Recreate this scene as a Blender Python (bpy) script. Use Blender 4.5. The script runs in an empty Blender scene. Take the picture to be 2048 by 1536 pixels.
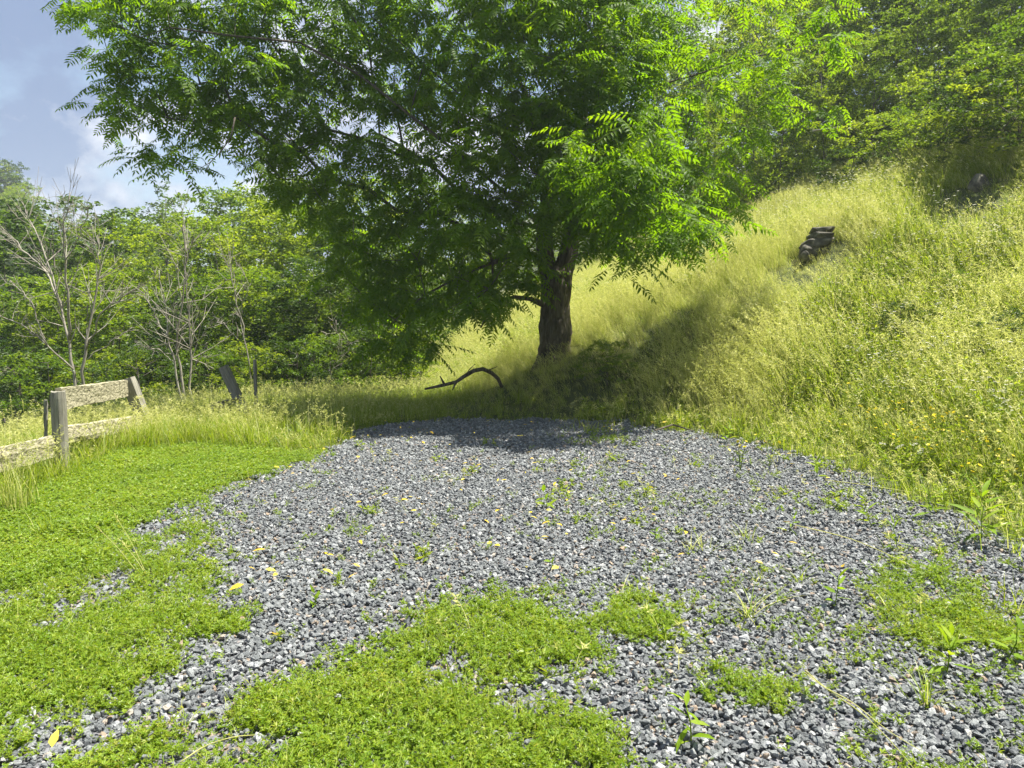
import bpy, bmesh, math, random
import numpy as np
from mathutils import Vector, Matrix

random.seed(7)
rng = np.random.default_rng(7)
S = bpy.context.scene
COL = S.collection

# ------------------------------------------------------------------ camera
CAM_Z, FPX, PITCH = 1.5, 1518.0, math.atan(128 / 1518.0)
cam_d = bpy.data.cameras.new('camera')
cam_d.sensor_width = 36.0
cam_d.lens = 36.0 * FPX / 2048.0
cam_d.clip_start, cam_d.clip_end = 0.05, 2000
cam = bpy.data.objects.new('camera', cam_d)
COL.objects.link(cam)
cam.location = (0, 0, CAM_Z)
cam.rotation_euler = (math.radians(90) - PITCH, 0, 0)
S.camera = cam

# ------------------------------------------------------------------ world, sun, exposure
SUN_EL, SUN_AZ = math.radians(68), math.radians(74)     # azimuth from +Y towards +X
world = bpy.data.worlds.new('World')
S.world = world
world.use_nodes = True
wn, wl = world.node_tree.nodes, world.node_tree.links
wn.clear()
w_out = wn.new('ShaderNodeOutputWorld')
sky = wn.new('ShaderNodeTexSky')
sky.sky_type = 'NISHITA'
sky.sun_disc = False
sky.sun_elevation = SUN_EL
sky.sun_rotation = SUN_AZ
sky.air_density, sky.dust_density, sky.ozone_density = 1.0, 0.7, 1.6
bg_sky = wn.new('ShaderNodeBackground')
bg_sky.inputs['Strength'].default_value = 0.044
wl.new(sky.outputs[0], bg_sky.inputs['Color'])
tc = wn.new('ShaderNodeTexCoord')
sep = wn.new('ShaderNodeSeparateXYZ')
wl.new(tc.outputs['Generated'], sep.inputs[0])
def wmath(op, a, b=None):
    n = wn.new('ShaderNodeMath'); n.operation = op
    for i, v in enumerate((a, b)):
        if v is None: continue
        if isinstance(v, (int, float)): n.inputs[i].default_value = v
        else: wl.new(v, n.inputs[i])
    return n.outputs[0]
comb = wn.new('ShaderNodeCombineXYZ')
wl.new(sep.outputs[0], comb.inputs[0])
wl.new(sep.outputs[1], comb.inputs[1])
wl.new(wmath('MULTIPLY', sep.outputs[2], 1.5), comb.inputs[2])
def wnoise(scale, detail, rough, off):
    mp = wn.new('ShaderNodeMapping'); mp.inputs['Location'].default_value = off
    wl.new(comb.outputs[0], mp.inputs[0])
    n = wn.new('ShaderNodeTexNoise')
    n.inputs['Scale'].default_value = scale; n.inputs['Detail'].default_value = detail
    n.inputs['Roughness'].default_value = rough
    wl.new(mp.outputs[0], n.inputs['Vector'])
    return n.outputs['Fac']
def wramp(fac, stops):
    r = wn.new('ShaderNodeValToRGB')
    while len(r.color_ramp.elements) < len(stops): r.color_ramp.elements.new(0.5)
    for e, (p, c) in zip(r.color_ramp.elements, stops):
        e.position = p; e.color = (*c, 1)
    wl.new(fac, r.inputs[0])
    return r.outputs[0]
CLOUD_OFF = (7.4, 0.3, 3.3)
cl_fac = wramp(wnoise(5.4, 10, 0.58, CLOUD_OFF), [(0.455, (0, 0, 0)), (0.535, (1, 1, 1))])
cl_col = wramp(wnoise(5.5, 8, 0.62, (8.3, 2.2, 1.1)), [(0.43, (0.17, 0.26, 0.47)), (0.62, (0.86, 0.88, 0.96))])
bg_cl = wn.new('ShaderNodeBackground')
bg_cl.inputs['Strength'].default_value = 0.34
wl.new(cl_col, bg_cl.inputs['Color'])
mixw = wn.new('ShaderNodeMixShader')
wl.new(cl_fac, mixw.inputs[0]); wl.new(bg_sky.outputs[0], mixw.inputs[1]); wl.new(bg_cl.outputs[0], mixw.inputs[2])
wl.new(mixw.outputs[0], w_out.inputs['Surface'])

sun_d = bpy.data.lights.new('sun', 'SUN')
sun_d.energy = 4.3
sun_d.angle = math.radians(0.5)
sun_d.color = (1.0, 0.95, 0.86)
sun = bpy.data.objects.new('sun', sun_d)
COL.objects.link(sun)
sdir = Vector((math.sin(SUN_AZ) * math.cos(SUN_EL), math.cos(SUN_AZ) * math.cos(SUN_EL), math.sin(SUN_EL)))
sun.rotation_euler = sdir.to_track_quat('Z', 'Y').to_euler()

S.view_settings.view_transform = 'Standard'
S.view_settings.look = 'None'
S.view_settings.exposure = 1.78
S.view_settings.gamma = 1.0
S.view_settings.use_curve_mapping = False
S.render.engine = 'CYCLES'
cy = S.cycles
cy.max_bounces, cy.diffuse_bounces, cy.glossy_bounces = 8, 4, 2
cy.transmission_bounces, cy.transparent_max_bounces, cy.volume_bounces = 5, 8, 1
cy.caustics_reflective = cy.caustics_refractive = False
cy.use_denoising = True
cy.use_adaptive_sampling = True
cy.adaptive_threshold = 0.015
HAZE_DENSITY = 0.0008

# ------------------------------------------------------------------ helpers: rays from the photo's pixels to the place
FWD = np.array([0, math.cos(PITCH), -math.sin(PITCH)])
UPV = np.array([0, math.sin(PITCH), math.cos(PITCH)])
def ray(px, py):
    return FWD + np.array([1.0, 0, 0]) * ((px - 1024) / FPX) + UPV * ((768 - py) / FPX)
def at(px, py, Y):
    d = ray(px, py)
    return np.array([0, 0, CAM_Z]) + d * (Y / d[1])
def proj(P):
    P = np.atleast_2d(P) - np.array([0, 0, CAM_Z])
    dep = P @ FWD
    dep = np.where(np.abs(dep) < 1e-4, 1e-4, dep)
    return 1024 + FPX * P[:, 0] / dep, 768 - FPX * (P @ UPV) / dep, dep

# value noise
def _hash(ix, iy, s):
    n = (ix * 374761393 + iy * 668265263 + s * 974711) & 0x7fffffff
    n = ((n ^ (n >> 13)) * 1274126177) & 0x7fffffff
    return ((n ^ (n >> 16)) & 0xffff) / 65535.0
def vnoise(x, y, s=0):
    x = np.asarray(x, float); y = np.asarray(y, float)
    ix, iy = np.floor(x).astype(np.int64), np.floor(y).astype(np.int64)
    fx, fy = x - ix, y - iy
    fx, fy = fx * fx * (3 - 2 * fx), fy * fy * (3 - 2 * fy)
    a, b = _hash(ix, iy, s), _hash(ix + 1, iy, s)
    c, d = _hash(ix, iy + 1, s), _hash(ix + 1, iy + 1, s)
    return (a * (1 - fx) + b * fx) * (1 - fy) + (c * (1 - fx) + d * fx) * fy
def fbm(x, y, s=0, o=4):
    v, a, t = 0, 0.5, 0
    for i in range(o):
        v = v + a * vnoise(np.asarray(x) * 2 ** i, np.asarray(y) * 2 ** i, s + i * 17); t += a; a *= 0.5
    return v / t

# the lie of the land
FOOT_Y = [-40, 4, 6, 8, 10, 11, 12, 13, 14, 16, 20, 30, 60, 400]
FOOT_X = [4.3, 4.15, 4.1, 3.95, 3.5, 2.75, 1.6, 0.35, -0.6, -1.4, -2.2, -4.0, -8, -20]
def softp(v, k): return 0.5 * (v + np.sqrt(v * v + k * k))
def foot(y): return np.interp(y, FOOT_Y, FOOT_X)
def terrain(x, y):
    x = np.asarray(x, float); y = np.asarray(y, float)
    u = x - foot(y)
    hill = 0.47 * softp(u, 0.7) - 0.17 * softp(u - 26, 6) - 0.29 * softp(u - 75, 12)
    w = 1 / (1 + np.exp(np.clip(u / 1.2, -30, 30)))
    drop = 0.34 * softp(-6.6 - x, 1.2) + 0.15 * softp(y - 14.8, 1.5) * w
    drop = 6.0 * (1 - np.exp(-drop / 6.0))
    far = 30 * np.exp(-((x + 112) ** 2 + (y - 128) ** 2) / (2 * 44 ** 2)) + 34 / (1 + np.exp(np.clip(-(y - 250) / 14.0, -40, 40))) * np.exp(-((x - 60) / 260) ** 2)
    bump = 0.05 * (fbm(x * 0.9, y * 0.9, 5, 3) - 0.5) * np.clip(np.abs(u) - 0.2, 0, 1) * 2 * (u > 0)
    return hill - drop + far + bump
def ground_at(px, py):
    d = ray(px, py)
    t = 1.0
    prev = t
    while t < 400:
        P = np.array([0, 0, CAM_Z]) + d * t
        if P[2] <= terrain(P[0], P[1]):
            lo, hi = prev, t
            for _ in range(20):
                m = (lo + hi) / 2
                P = np.array([0, 0, CAM_Z]) + d * m
                if P[2] <= terrain(P[0], P[1]): hi = m
                else: lo = m
            return P
        prev = t
        t += 0.08 + t * 0.006
    return np.array([0, 0, CAM_Z]) + d * 60
def on_ground(px, Y):
    x = (px - 1024) / FPX * Y * 1.0
    return np.array([x, Y, float(terrain(x, Y))])

def poly_px(pts):
    """a ground polygon, its corners found where the photo's rays meet the lot"""
    out = []
    for p in pts:
        d = ray(*p); t = -CAM_Z / d[2]
        out.append((d[0] * t, d[1] * t))
    return np.array(out)
def in_poly(x, y, poly):
    x = np.asarray(x); y = np.asarray(y)
    c = np.zeros(x.shape, bool)
    j = len(poly) - 1
    for i in range(len(poly)):
        xi, yi = poly[i]; xj, yj = poly[j]
        if yi != yj:
            c ^= ((yi > y) != (yj > y)) & (x < (xj - xi) * (y - yi) / (yj - yi) + xi)
        j = i
    return c
def in_poly_soft(x, y, poly, amp=0.12, s=3):
    a = amp * np.clip(np.asarray(y) / 4.0, 0.6, 2.0)
    dx = (fbm(x * 4, y * 4, s, 4) - 0.5) * 2 * a * 1.6
    dy = (fbm(x * 4, y * 4, s + 50, 4) - 0.5) * 2 * a * 1.6
    return in_poly(x + dx, y + dy, poly)
def in_view(P, mx=140, my=140):
    X, Y, D = proj(P)
    return (D > 0.3) & (X > -mx) & (X < 2048 + mx) & (Y > -my) & (Y < 1536 + my)

# ------------------------------------------------------------------ helpers: meshes and objects
class MB:
    def __init__(self): self.v, self.f, self.m, self.t, self.n = [], [], [], [], 0
    def add(self, verts, faces, mi=0, tint=0.5):
        verts = np.asarray(verts, float).reshape(-1, 3)
        k = len(verts)
        self.v.append(verts)
        self.t.append(np.full(k, tint) if np.isscalar(tint) else np.asarray(tint, float))
        for fc in faces: self.f.append(tuple(int(i) + self.n for i in fc))
        self.m.extend([mi] * len(faces))
        self.n += k
    def tris(self, verts, F, mi=0, tint=0.5):
        self.add(verts, np.asarray(F).tolist(), mi, tint)
    def mesh(self, name, mats, smooth=False):
        me = bpy.data.meshes.new(name)
        V = np.concatenate(self.v) if self.v else np.zeros((0, 3))
        lens = np.array([len(f) for f in self.f], np.int32)
        loops = np.array([i for f in self.f for i in f], np.int32)
        me.vertices.add(len(V)); me.vertices.foreach_set('co', V.astype(np.float32).ravel())
        me.loops.add(len(loops)); me.loops.foreach_set('vertex_index', loops)
        me.polygons.add(len(lens))
        st = np.concatenate([[0], np.cumsum(lens)[:-1]]).astype(np.int32) if len(lens) else np.zeros(0, np.int32)
        me.polygons.foreach_set('loop_start', st)
        me.polygons.foreach_set('loop_total', lens)
        for mt in mats: me.materials.append(mt)
        me.polygons.foreach_set('material_index', np.array(self.m, np.int32))
        me.polygons.foreach_set('use_smooth', np.full(len(lens), smooth))
        a = me.attributes.new('tint', 'FLOAT', 'POINT')
        a.data.foreach_set('value', np.concatenate(self.t).astype(np.float32) if self.t else np.zeros(0, np.float32))
        me.update(calc_edges=True)
        me.validate()
        return me
def link(name, me, parent=None, loc=None, rot=None, scl=None):
    o = bpy.data.objects.new(name, me)
    COL.objects.link(o)
    if parent is not None: o.parent = parent
    if loc is not None: o.location = [float(a) for a in loc]
    if rot is not None: o.rotation_euler = rot
    if scl is not None: o.scale = (scl, scl, scl) if np.isscalar(scl) else scl
    return o
def tag(o, label=None, cat=None, group=None, kind=None):
    if label: o['label'] = label
    if cat: o['category'] = cat
    if group: o['group'] = group
    if kind: o['kind'] = kind
    return o
def empty(name, loc, rz=0.0, scl=1.0):
    o = bpy.data.objects.new(name, None)
    o.empty_display_size = 0.1
    COL.objects.link(o)
    o.location = [float(a) for a in loc]; o.rotation_euler = (0, 0, rz)
    o.scale = (scl, scl, scl) if np.isscalar(scl) else scl
    return o
def copy_tree(o, parent=None):
    c = o.copy(); COL.objects.link(c)
    if parent is not None: c.parent = parent
    for ch in list(o.children): copy_tree(ch, c)
    return c

def tube(mb, pts, rad, n=6, mi=0, tint=0.5, cap=True, rough=0.0):
    pts = np.asarray(pts, float); k = len(pts)
    rad = np.full(k, rad) if np.isscalar(rad) else np.asarray(rad, float)
    T = np.gradient(pts, axis=0)
    T /= np.linalg.norm(T, axis=1)[:, None] + 1e-9
    ref = np.array([0.0, 0, 1]) if abs(T[0][2]) < 0.9 else np.array([1.0, 0, 0])
    V = []
    ang = np.linspace(0, 2 * math.pi, n, endpoint=False)
    N = np.cross(T[0], ref); N /= np.linalg.norm(N) + 1e-9
    for i in range(k):
        N = N - T[i] * (N @ T[i]); N /= np.linalg.norm(N) + 1e-9
        B = np.cross(T[i], N)
        r = rad[i] * (1 + rough * rng.uniform(-1, 1, n)) if rough else np.full(n, rad[i])
        V.append(pts[i] + (np.cos(ang)[:, None] * N + np.sin(ang)[:, None] * B) * r[:, None])
    F = []
    for i in range(k - 1):
        for j in range(n):
            a, b = i * n + j, i * n + (j + 1) % n
            F.append((a, b, b + n, a + n))
    if cap:
        F.append(tuple(range(n))[::-1]); F.append(tuple((k - 1) * n + j for j in range(n)))
    mb.add(np.concatenate(V), F, mi, tint)

def leaf_cards(mb, P, D, N, L, W, mi=0, tint=None, fold=0.18, six=False):
    """folded leaves: base P, axis D, normal N, length L, width W (arrays)"""
    P = np.asarray(P, float); n = len(P)
    D = D / (np.linalg.norm(D, axis=1)[:, None] + 1e-9)
    N = N - D * (N * D).sum(1)[:, None]; N /= np.linalg.norm(N, axis=1)[:, None] + 1e-9
    B = np.cross(N, D)
    L = np.broadcast_to(np.asarray(L, float), (n,))[:, None]; W = np.broadcast_to(np.asarray(W, float), (n,))[:, None]
    if tint is None: tint = rng.random(n)
    tint = np.broadcast_to(np.asarray(tint, float), (n,))
    if not six:
        V = np.stack([P, P + D * L * 0.45 + B * W * 0.5 + N * W * fold, P + D * L - N * L * 0.06, P + D * L * 0.45 - B * W * 0.5 + N * W * fold], 1)
        base = np.arange(n)[:, None] * 4
        F = np.concatenate([base + np.array([0, 2, 1]), base + np.array([0, 3, 2])])
        mb.tris(V.reshape(-1, 3), F, mi, np.repeat(tint, 4))
    else:
        V = np.stack([P, P + D * L * .32 + B * W * .5 + N * W * fold, P + D * L * .32 - B * W * .5 + N * W * fold,
                      P + D * L * .68 + B * W * .38 + N * (W * fold - L * .03), P + D * L * .68 - B * W * .38 + N * (W * fold - L * .03),
                      P + D * L - N * L * .12, P + D * L * .35, P + D * L * .7 - N * L * .03], 1)
        base = np.arange(n)[:, None] * 8
        F = np.concatenate([base + np.array(q) for q in ([0, 6, 1], [0, 2, 6], [6, 7, 3], [6, 3, 1], [6, 2, 4], [6, 4, 7], [7, 5, 3], [7, 4, 5])])
        mb.tris(V.reshape(-1, 3), F, mi, np.repeat(tint, 8))
def rdir(n, up=0.0, spread=1.0):
    a = rng.uniform(0, 2 * math.pi, n)
    z = rng.uniform(-1, 1, n) * spread + up
    v = np.stack([np.cos(a), np.sin(a), z], 1)
    return v / np.linalg.norm(v, axis=1)[:, None]
def blade(mb, p, az, h, lean, w, mi=0, tint=0.5, seg=4, curl=1.6):
    """one bent grass blade: a tapering strip"""
    s = np.linspace(0, 1, seg + 1)
    out = lean * s ** curl * h
    up = h * (s - 0.35 * min(lean, 1.2) * s ** 2.2)
    d = np.array([math.cos(az), math.sin(az), 0]); b = np.array([-d[1], d[0], 0])
    c = np.asarray(p) + d * out[:, None] + np.array([0, 0, 1]) * up[:, None]
    ww = w * (1 - s ** 1.7) * 0.5
    L, R = c[:-1] + b * ww[:-1, None], c[:-1] - b * ww[:-1, None]
    V = np.concatenate([L, R, c[-1:]])
    F = [(i, i + 1, seg + i + 1, seg + i) for i in range(seg - 1)] + [(seg - 1, 2 * seg, 2 * seg - 1)]
    mb.add(V, F, mi, tint)
    return c

LIB = 0
def scatter(name, P, R, Sc, meshes, parent=None):
    """many instances of a few small meshes on points: stuff"""
    global LIB
    LIB += 1
    lib = bpy.data.collections.new('library_%d' % LIB)
    for me in meshes:
        lib.objects.link(bpy.data.objects.new(me.name, me))
    n = len(P)
    me = bpy.data.meshes.new(name)
    me.vertices.add(n)
    me.vertices.foreach_set('co', np.asarray(P, np.float32).ravel())
    for nm, ty, arr, key in (('rot', 'FLOAT_VECTOR', R, 'vector'), ('scl', 'FLOAT', Sc, 'value'), ('idx', 'INT', rng.integers(0, len(meshes), n), 'value')):
        a = me.attributes.new(nm, ty, 'POINT')
        a.data.foreach_set(key, np.asarray(arr, np.int32 if ty == 'INT' else np.float32).ravel())
    me.update()
    for m in meshes[0].materials: me.materials.append(m)
    o = link(name, me, parent)
    g = bpy.data.node_groups.new('scatter_' + name, 'GeometryNodeTree')
    g.interface.new_socket('Geometry', in_out='INPUT', socket_type='NodeSocketGeometry')
    g.interface.new_socket('Geometry', in_out='OUTPUT', socket_type='NodeSocketGeometry')
    gi, go = g.nodes.new('NodeGroupInput'), g.nodes.new('NodeGroupOutput')
    ip = g.nodes.new('GeometryNodeInstanceOnPoints')
    ci = g.nodes.new('GeometryNodeCollectionInfo')
    ci.inputs['Collection'].default_value = lib
    ci.inputs['Separate Children'].default_value = True
    ci.inputs['Reset Children'].default_value = True
    ip.inputs['Pick Instance'].default_value = True
    def na(nm, ty):
        q = g.nodes.new('GeometryNodeInputNamedAttribute'); q.data_type = ty; q.inputs['Name'].default_value = nm
        return [s for s in q.outputs if s.enabled and s.name == 'Attribute'][0]
    e2r = g.nodes.new('FunctionNodeEulerToRotation')
    L = g.links.new
    L(gi.outputs[0], ip.inputs['Points']); L(ci.outputs[0], ip.inputs['Instance'])
    L(na('idx', 'INT'), ip.inputs['Instance Index'])
    L(na('rot', 'FLOAT_VECTOR'), e2r.inputs[0]); L(e2r.outputs[0], ip.inputs['Rotation'])
    L(na('scl', 'FLOAT'), ip.inputs['Scale'])
    L(ip.outputs[0], go.inputs[0])
    md = o.modifiers.new('scatter', 'NODES'); md.node_group = g
    return o

# ------------------------------------------------------------------ materials
def mat_new(name):
    m = bpy.data.materials.new(name); m.use_nodes = True
    m.node_tree.nodes.clear()
    return m, m.node_tree.nodes, m.node_tree.links
def ramp(n, l, fac, stops, interp='LINEAR'):
    r = n.new('ShaderNodeValToRGB'); r.color_ramp.interpolation = interp
    while len(r.color_ramp.elements) < len(stops): r.color_ramp.elements.new(0.5)
    for e, (p, c) in zip(r.color_ramp.elements, stops):
        e.position = p; e.color = (*c, 1)
    l.new(fac, r.inputs[0])
    return r.outputs[0]
def nmath(n, l, op, a, b=None):
    q = n.new('ShaderNodeMath'); q.operation = op
    for i, v in enumerate((a, b)):
        if v is None: continue
        if isinstance(v, (int, float)): q.inputs[i].default_value = v
        else: l.new(v, q.inputs[i])
    return q.outputs[0]
def leaf_mat(name, stops, trans=0.45, tr_col=None, rough=0.45, obj_w=0.4, spec=0.35, boost=1.7, noise_scale=0.35):
    m, n, l = mat_new(name)
    out = n.new('ShaderNodeOutputMaterial')
    at_ = n.new('ShaderNodeAttribute'); at_.attribute_name = 'tint'
    oi = n.new('ShaderNodeObjectInfo')
    geo = n.new('ShaderNodeNewGeometry')
    nz = n.new('ShaderNodeTexNoise'); nz.inputs['Scale'].default_value = noise_scale; nz.inputs['Detail'].default_value = 2
    l.new(geo.outputs['Position'], nz.inputs['Vector'])
    f = nmath(n, l, 'ADD', nmath(n, l, 'MULTIPLY', at_.outputs['Fac'], 0.72 - obj_w * 0.5), nmath(n, l, 'MULTIPLY', oi.outputs['Random'], obj_w * 0.5))
    f = nmath(n, l, 'ADD', f, nmath(n, l, 'MULTIPLY', nz.outputs['Fac'], 0.36))
    f = nmath(n, l, 'SUBTRACT', f, 0.04)
    col = ramp(n, l, f, stops)
    p = n.new('ShaderNodeBsdfPrincipled')
    l.new(col, p.inputs['Base Color']); p.inputs['Roughness'].default_value = rough
    p.inputs['Specular IOR Level'].default_value = spec
    t = n.new('ShaderNodeBsdfTranslucent')
    mx = n.new('ShaderNodeMix'); mx.data_type = 'RGBA'; mx.blend_type = 'MULTIPLY'; mx.inputs[0].default_value = 1.0
    l.new(col, mx.inputs[6]); tc_ = tr_col or (1.25 * boost, 1.15 * boost, 0.45 * boost)
    mx.inputs[7].default_value = (*tc_, 1); mx.clamp_result = False
    l.new(mx.outputs[2], t.inputs['Color'])
    ms = n.new('ShaderNodeMixShader'); ms.inputs[0].default_value = trans
    l.new(p.outputs[0], ms.inputs[1]); l.new(t.outputs[0], ms.inputs[2])
    l.new(ms.outputs[0], out.inputs['Surface'])
    return m
def solid_mat(name, stops, scale=(8, 8, 8), rough=0.8, bump=0.3, bump_d=0.01, detail=6, obj_rand=0.0, spec=0.3, distortion=0.0):
    m, n, l = mat_new(name)
    out = n.new('ShaderNodeOutputMaterial')
    tcn = n.new('ShaderNodeTexCoord'); mp = n.new('ShaderNodeMapping'); mp.inputs['Scale'].default_value = scale
    l.new(tcn.outputs['Object'], mp.inputs[0])
    nz = n.new('ShaderNodeTexNoise'); nz.inputs['Scale'].default_value = 1.0; nz.inputs['Detail'].default_value = detail
    nz.inputs['Roughness'].default_value = 0.62; nz.inputs['Distortion'].default_value = distortion
    l.new(mp.outputs[0], nz.inputs['Vector'])
    f = nz.outputs['Fac']
    if obj_rand:
        oi = n.new('ShaderNodeObjectInfo')
        f = nmath(n, l, 'ADD', nmath(n, l, 'MULTIPLY', f, 1 - obj_rand), nmath(n, l, 'MULTIPLY', oi.outputs['Random'], obj_rand))
    col = ramp(n, l, f, stops)
    p = n.new('ShaderNodeBsdfPrincipled'); p.inputs['Roughness'].default_value = rough
    p.inputs['Specular IOR Level'].default_value = spec
    l.new(col, p.inputs['Base Color'])
    if bump:
        b = n.new('ShaderNodeBump'); b.inputs['Strength'].default_value = bump; b.inputs['Distance'].default_value = bump_d
        l.new(nz.outputs['Fac'], b.inputs['Height']); l.new(b.outputs[0], p.inputs['Normal'])
    l.new(p.outputs[0], out.inputs['Surface'])
    return m

M = {}
M['walnut'] = leaf_mat('walnut_leaf', [(0.1, (0.040, 0.095, 0.002)), (0.5, (0.072, 0.140, 0.003)), (0.9, (0.125, 0.190, 0.004))], trans=0.56, obj_w=0.6, boost=2.5, rough=0.5, spec=0.16)
M['wood_a'] = leaf_mat('forest_leaf', [(0.1, (0.044, 0.092, 0.008)), (0.5, (0.085, 0.145, 0.011)), (0.9, (0.15, 0.21, 0.018))], trans=0.46, obj_w=0.5, boost=2.1)
M['wood_b'] = leaf_mat('forest_leaf_yellowish', [(0.1, (0.062, 0.115, 0.008)), (0.5, (0.12, 0.18, 0.012)), (0.9, (0.20, 0.25, 0.020))], trans=0.48, obj_w=0.5, boost=2.1)
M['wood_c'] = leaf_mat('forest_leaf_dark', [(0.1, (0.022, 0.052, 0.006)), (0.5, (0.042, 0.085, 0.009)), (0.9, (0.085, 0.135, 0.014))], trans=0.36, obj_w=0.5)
M['wood_d'] = leaf_mat('forest_leaf_greyish', [(0.1, (0.05, 0.09, 0.04)), (0.5, (0.08, 0.13, 0.06)), (0.9, (0.12, 0.17, 0.08))], trans=0.35, obj_w=0.4)
M['clover'] = leaf_mat('clover_leaf', [(0.1, (0.088, 0.175, 0.010)), (0.45, (0.16, 0.258, 0.016)), (0.75, (0.255, 0.33, 0.03)), (0.92, (0.33, 0.32, 0.07)), (1.0, (0.32, 0.24, 0.10))], trans=0.40, obj_w=0.4, boost=1.5, noise_scale=1.2)
M['grass'] = leaf_mat('green_grass', [(0.1, (0.105, 0.175, 0.011)), (0.5, (0.185, 0.265, 0.020)), (0.9, (0.31, 0.36, 0.05))], trans=0.43, obj_w=0.5, boost=1.6, noise_scale=0.8)
M['straw'] = leaf_mat('straw_grass', [(0.1, (0.32, 0.36, 0.07)), (0.5, (0.49, 0.50, 0.155)), (0.9, (0.70, 0.68, 0.33))], trans=0.42, obj_w=0.5, tr_col=(1.25, 1.25, 1.0), noise_scale=0.8)
M['weed'] = leaf_mat('weed_leaf', [(0.1, (0.10, 0.19, 0.010)), (0.5, (0.17, 0.27, 0.016)), (0.9, (0.28, 0.34, 0.03))], trans=0.42, obj_w=0.9, boost=1.5, spec=0.15, rough=.6)
M['yellow'] = leaf_mat('yellow_petal', [(0.0, (0.66, 0.54, 0.01)), (1.0, (0.82, 0.70, 0.03))], trans=0.3, tr_col=(1, 1, 1))
M['white'] = leaf_mat('white_petal', [(0.0, (0.66, 0.64, 0.52)), (1.0, (0.80, 0.79, 0.72))], trans=0.3, tr_col=(1, 1, 1))
M['dryleaf'] = leaf_mat('fallen_leaf', [(0.1, (0.50, 0.30, 0.03)), (0.5, (0.68, 0.52, 0.04)), (0.9, (0.62, 0.55, 0.10))], trans=0.25, tr_col=(1, 1, 1), obj_w=1.0)
M['bark'] = solid_mat('walnut_bark', [(0.3, (0.034, 0.029, 0.021)), (0.5, (0.105, 0.088, 0.066)), (0.7, (0.20, 0.175, 0.14))], scale=(16, 16, 3.2), bump=0.9, bump_d=0.05, rough=0.9, distortion=0.6)
M['bark2'] = solid_mat('forest_bark', [(0.3, (0.06, 0.05, 0.04)), (0.7, (0.16, 0.14, 0.12))], scale=(10, 10, 3), bump=0.5, rough=0.9)
M['deadwood'] = solid_mat('dead_wood', [(0.3, (0.19, 0.17, 0.14)), (0.7, (0.38, 0.35, 0.29))], scale=(12, 12, 4), bump=0.3, rough=0.85)
M['post'] = solid_mat('weathered_post', [(0.25, (0.10, 0.095, 0.075)), (0.5, (0.21, 0.20, 0.16)), (0.75, (0.34, 0.33, 0.27))], scale=(38, 38, 3.0), bump=0.6, bump_d=0.01, rough=0.9)
M['darkpost'] = solid_mat('dark_weathered_post', [(0.25, (0.075, 0.075, 0.065)), (0.5, (0.15, 0.15, 0.14)), (0.75, (0.27, 0.27, 0.26))], scale=(38, 38, 3.0), bump=0.6, bump_d=0.01, rough=0.9)
M['rail'] = solid_mat('lichen_rail', [(0.34, (0.11, 0.10, 0.06)), (0.45, (0.27, 0.25, 0.16)), (0.58, (0.40, 0.37, 0.25)), (0.8, (0.50, 0.47, 0.35))], scale=(20, 12, 34), bump=1.0, bump_d=0.03, rough=0.95, detail=5)
M['rock'] = solid_mat('field_rock', [(0.3, (0.04, 0.037, 0.03)), (0.5, (0.085, 0.08, 0.062)), (0.7, (0.22, 0.21, 0.16))], scale=(6, 6, 9), bump=0.7, bump_d=0.03, rough=0.92)
M['stone'] = None
def stone_mat():
    m, n, l = mat_new('gravel_stone')
    out = n.new('ShaderNodeOutputMaterial')
    oi = n.new('ShaderNodeObjectInfo')
    tcn = n.new('ShaderNodeTexCoord')
    nz = n.new('ShaderNodeTexNoise'); nz.inputs['Scale'].default_value = 2.2; nz.inputs['Detail'].default_value = 5; nz.inputs['Roughness'].default_value = 0.7
    l.new(tcn.outputs['Object'], nz.inputs['Vector'])
    col = ramp(n, l, oi.outputs['Random'], [(0.0, (0.085, 0.092, 0.095)), (0.28, (0.115, 0.123, 0.127)), (0.52, (0.152, 0.161, 0.164)), (0.78, (0.205, 0.214, 0.215)), (0.92, (0.29, 0.297, 0.30)), (0.955, (0.37, 0.365, 0.35)), (0.965, (0.22, 0.18, 0.14)), (0.985, (0.26, 0.19, 0.13)), (1.0, (0.34, 0.30, 0.25))])
    k = ramp(n, l, nz.outputs['Fac'], [(0.3, (0.92, 0.94, 0.94)), (0.55, (1.22, 1.24, 1.23)), (0.75, (1.5, 1.51, 1.48))])
    mx = n.new('ShaderNodeMix'); mx.data_type = 'RGBA'; mx.blend_type = 'MULTIPLY'; mx.inputs[0].default_value = 1.0
    l.new(col, mx.inputs[6]); l.new(k, mx.inputs[7])
    p = n.new('ShaderNodeBsdfPrincipled'); p.inputs['Roughness'].default_value = 0.55; p.inputs['Specular IOR Level'].default_value = 0.5
    l.new(mx.outputs[2], p.inputs['Base Color'])
    b = n.new('ShaderNodeBump'); b.inputs['Strength'].default_value = 0.5; b.inputs['Distance'].default_value = 0.12
    l.new(nz.outputs['Fac'], b.inputs['Height']); l.new(b.outputs[0], p.inputs['Normal'])
    l.new(p.outputs[0], out.inputs['Surface'])
    return m
M['stone'] = stone_mat()
M['soil'] = solid_mat('meadow_soil', [(0.3, (0.035, 0.045, 0.014)), (0.5, (0.06, 0.075, 0.02)), (0.7, (0.11, 0.11, 0.035))], scale=(1.3, 1.3, 1.3), bump=0.4, bump_d=0.05, rough=0.95, detail=9)
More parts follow.
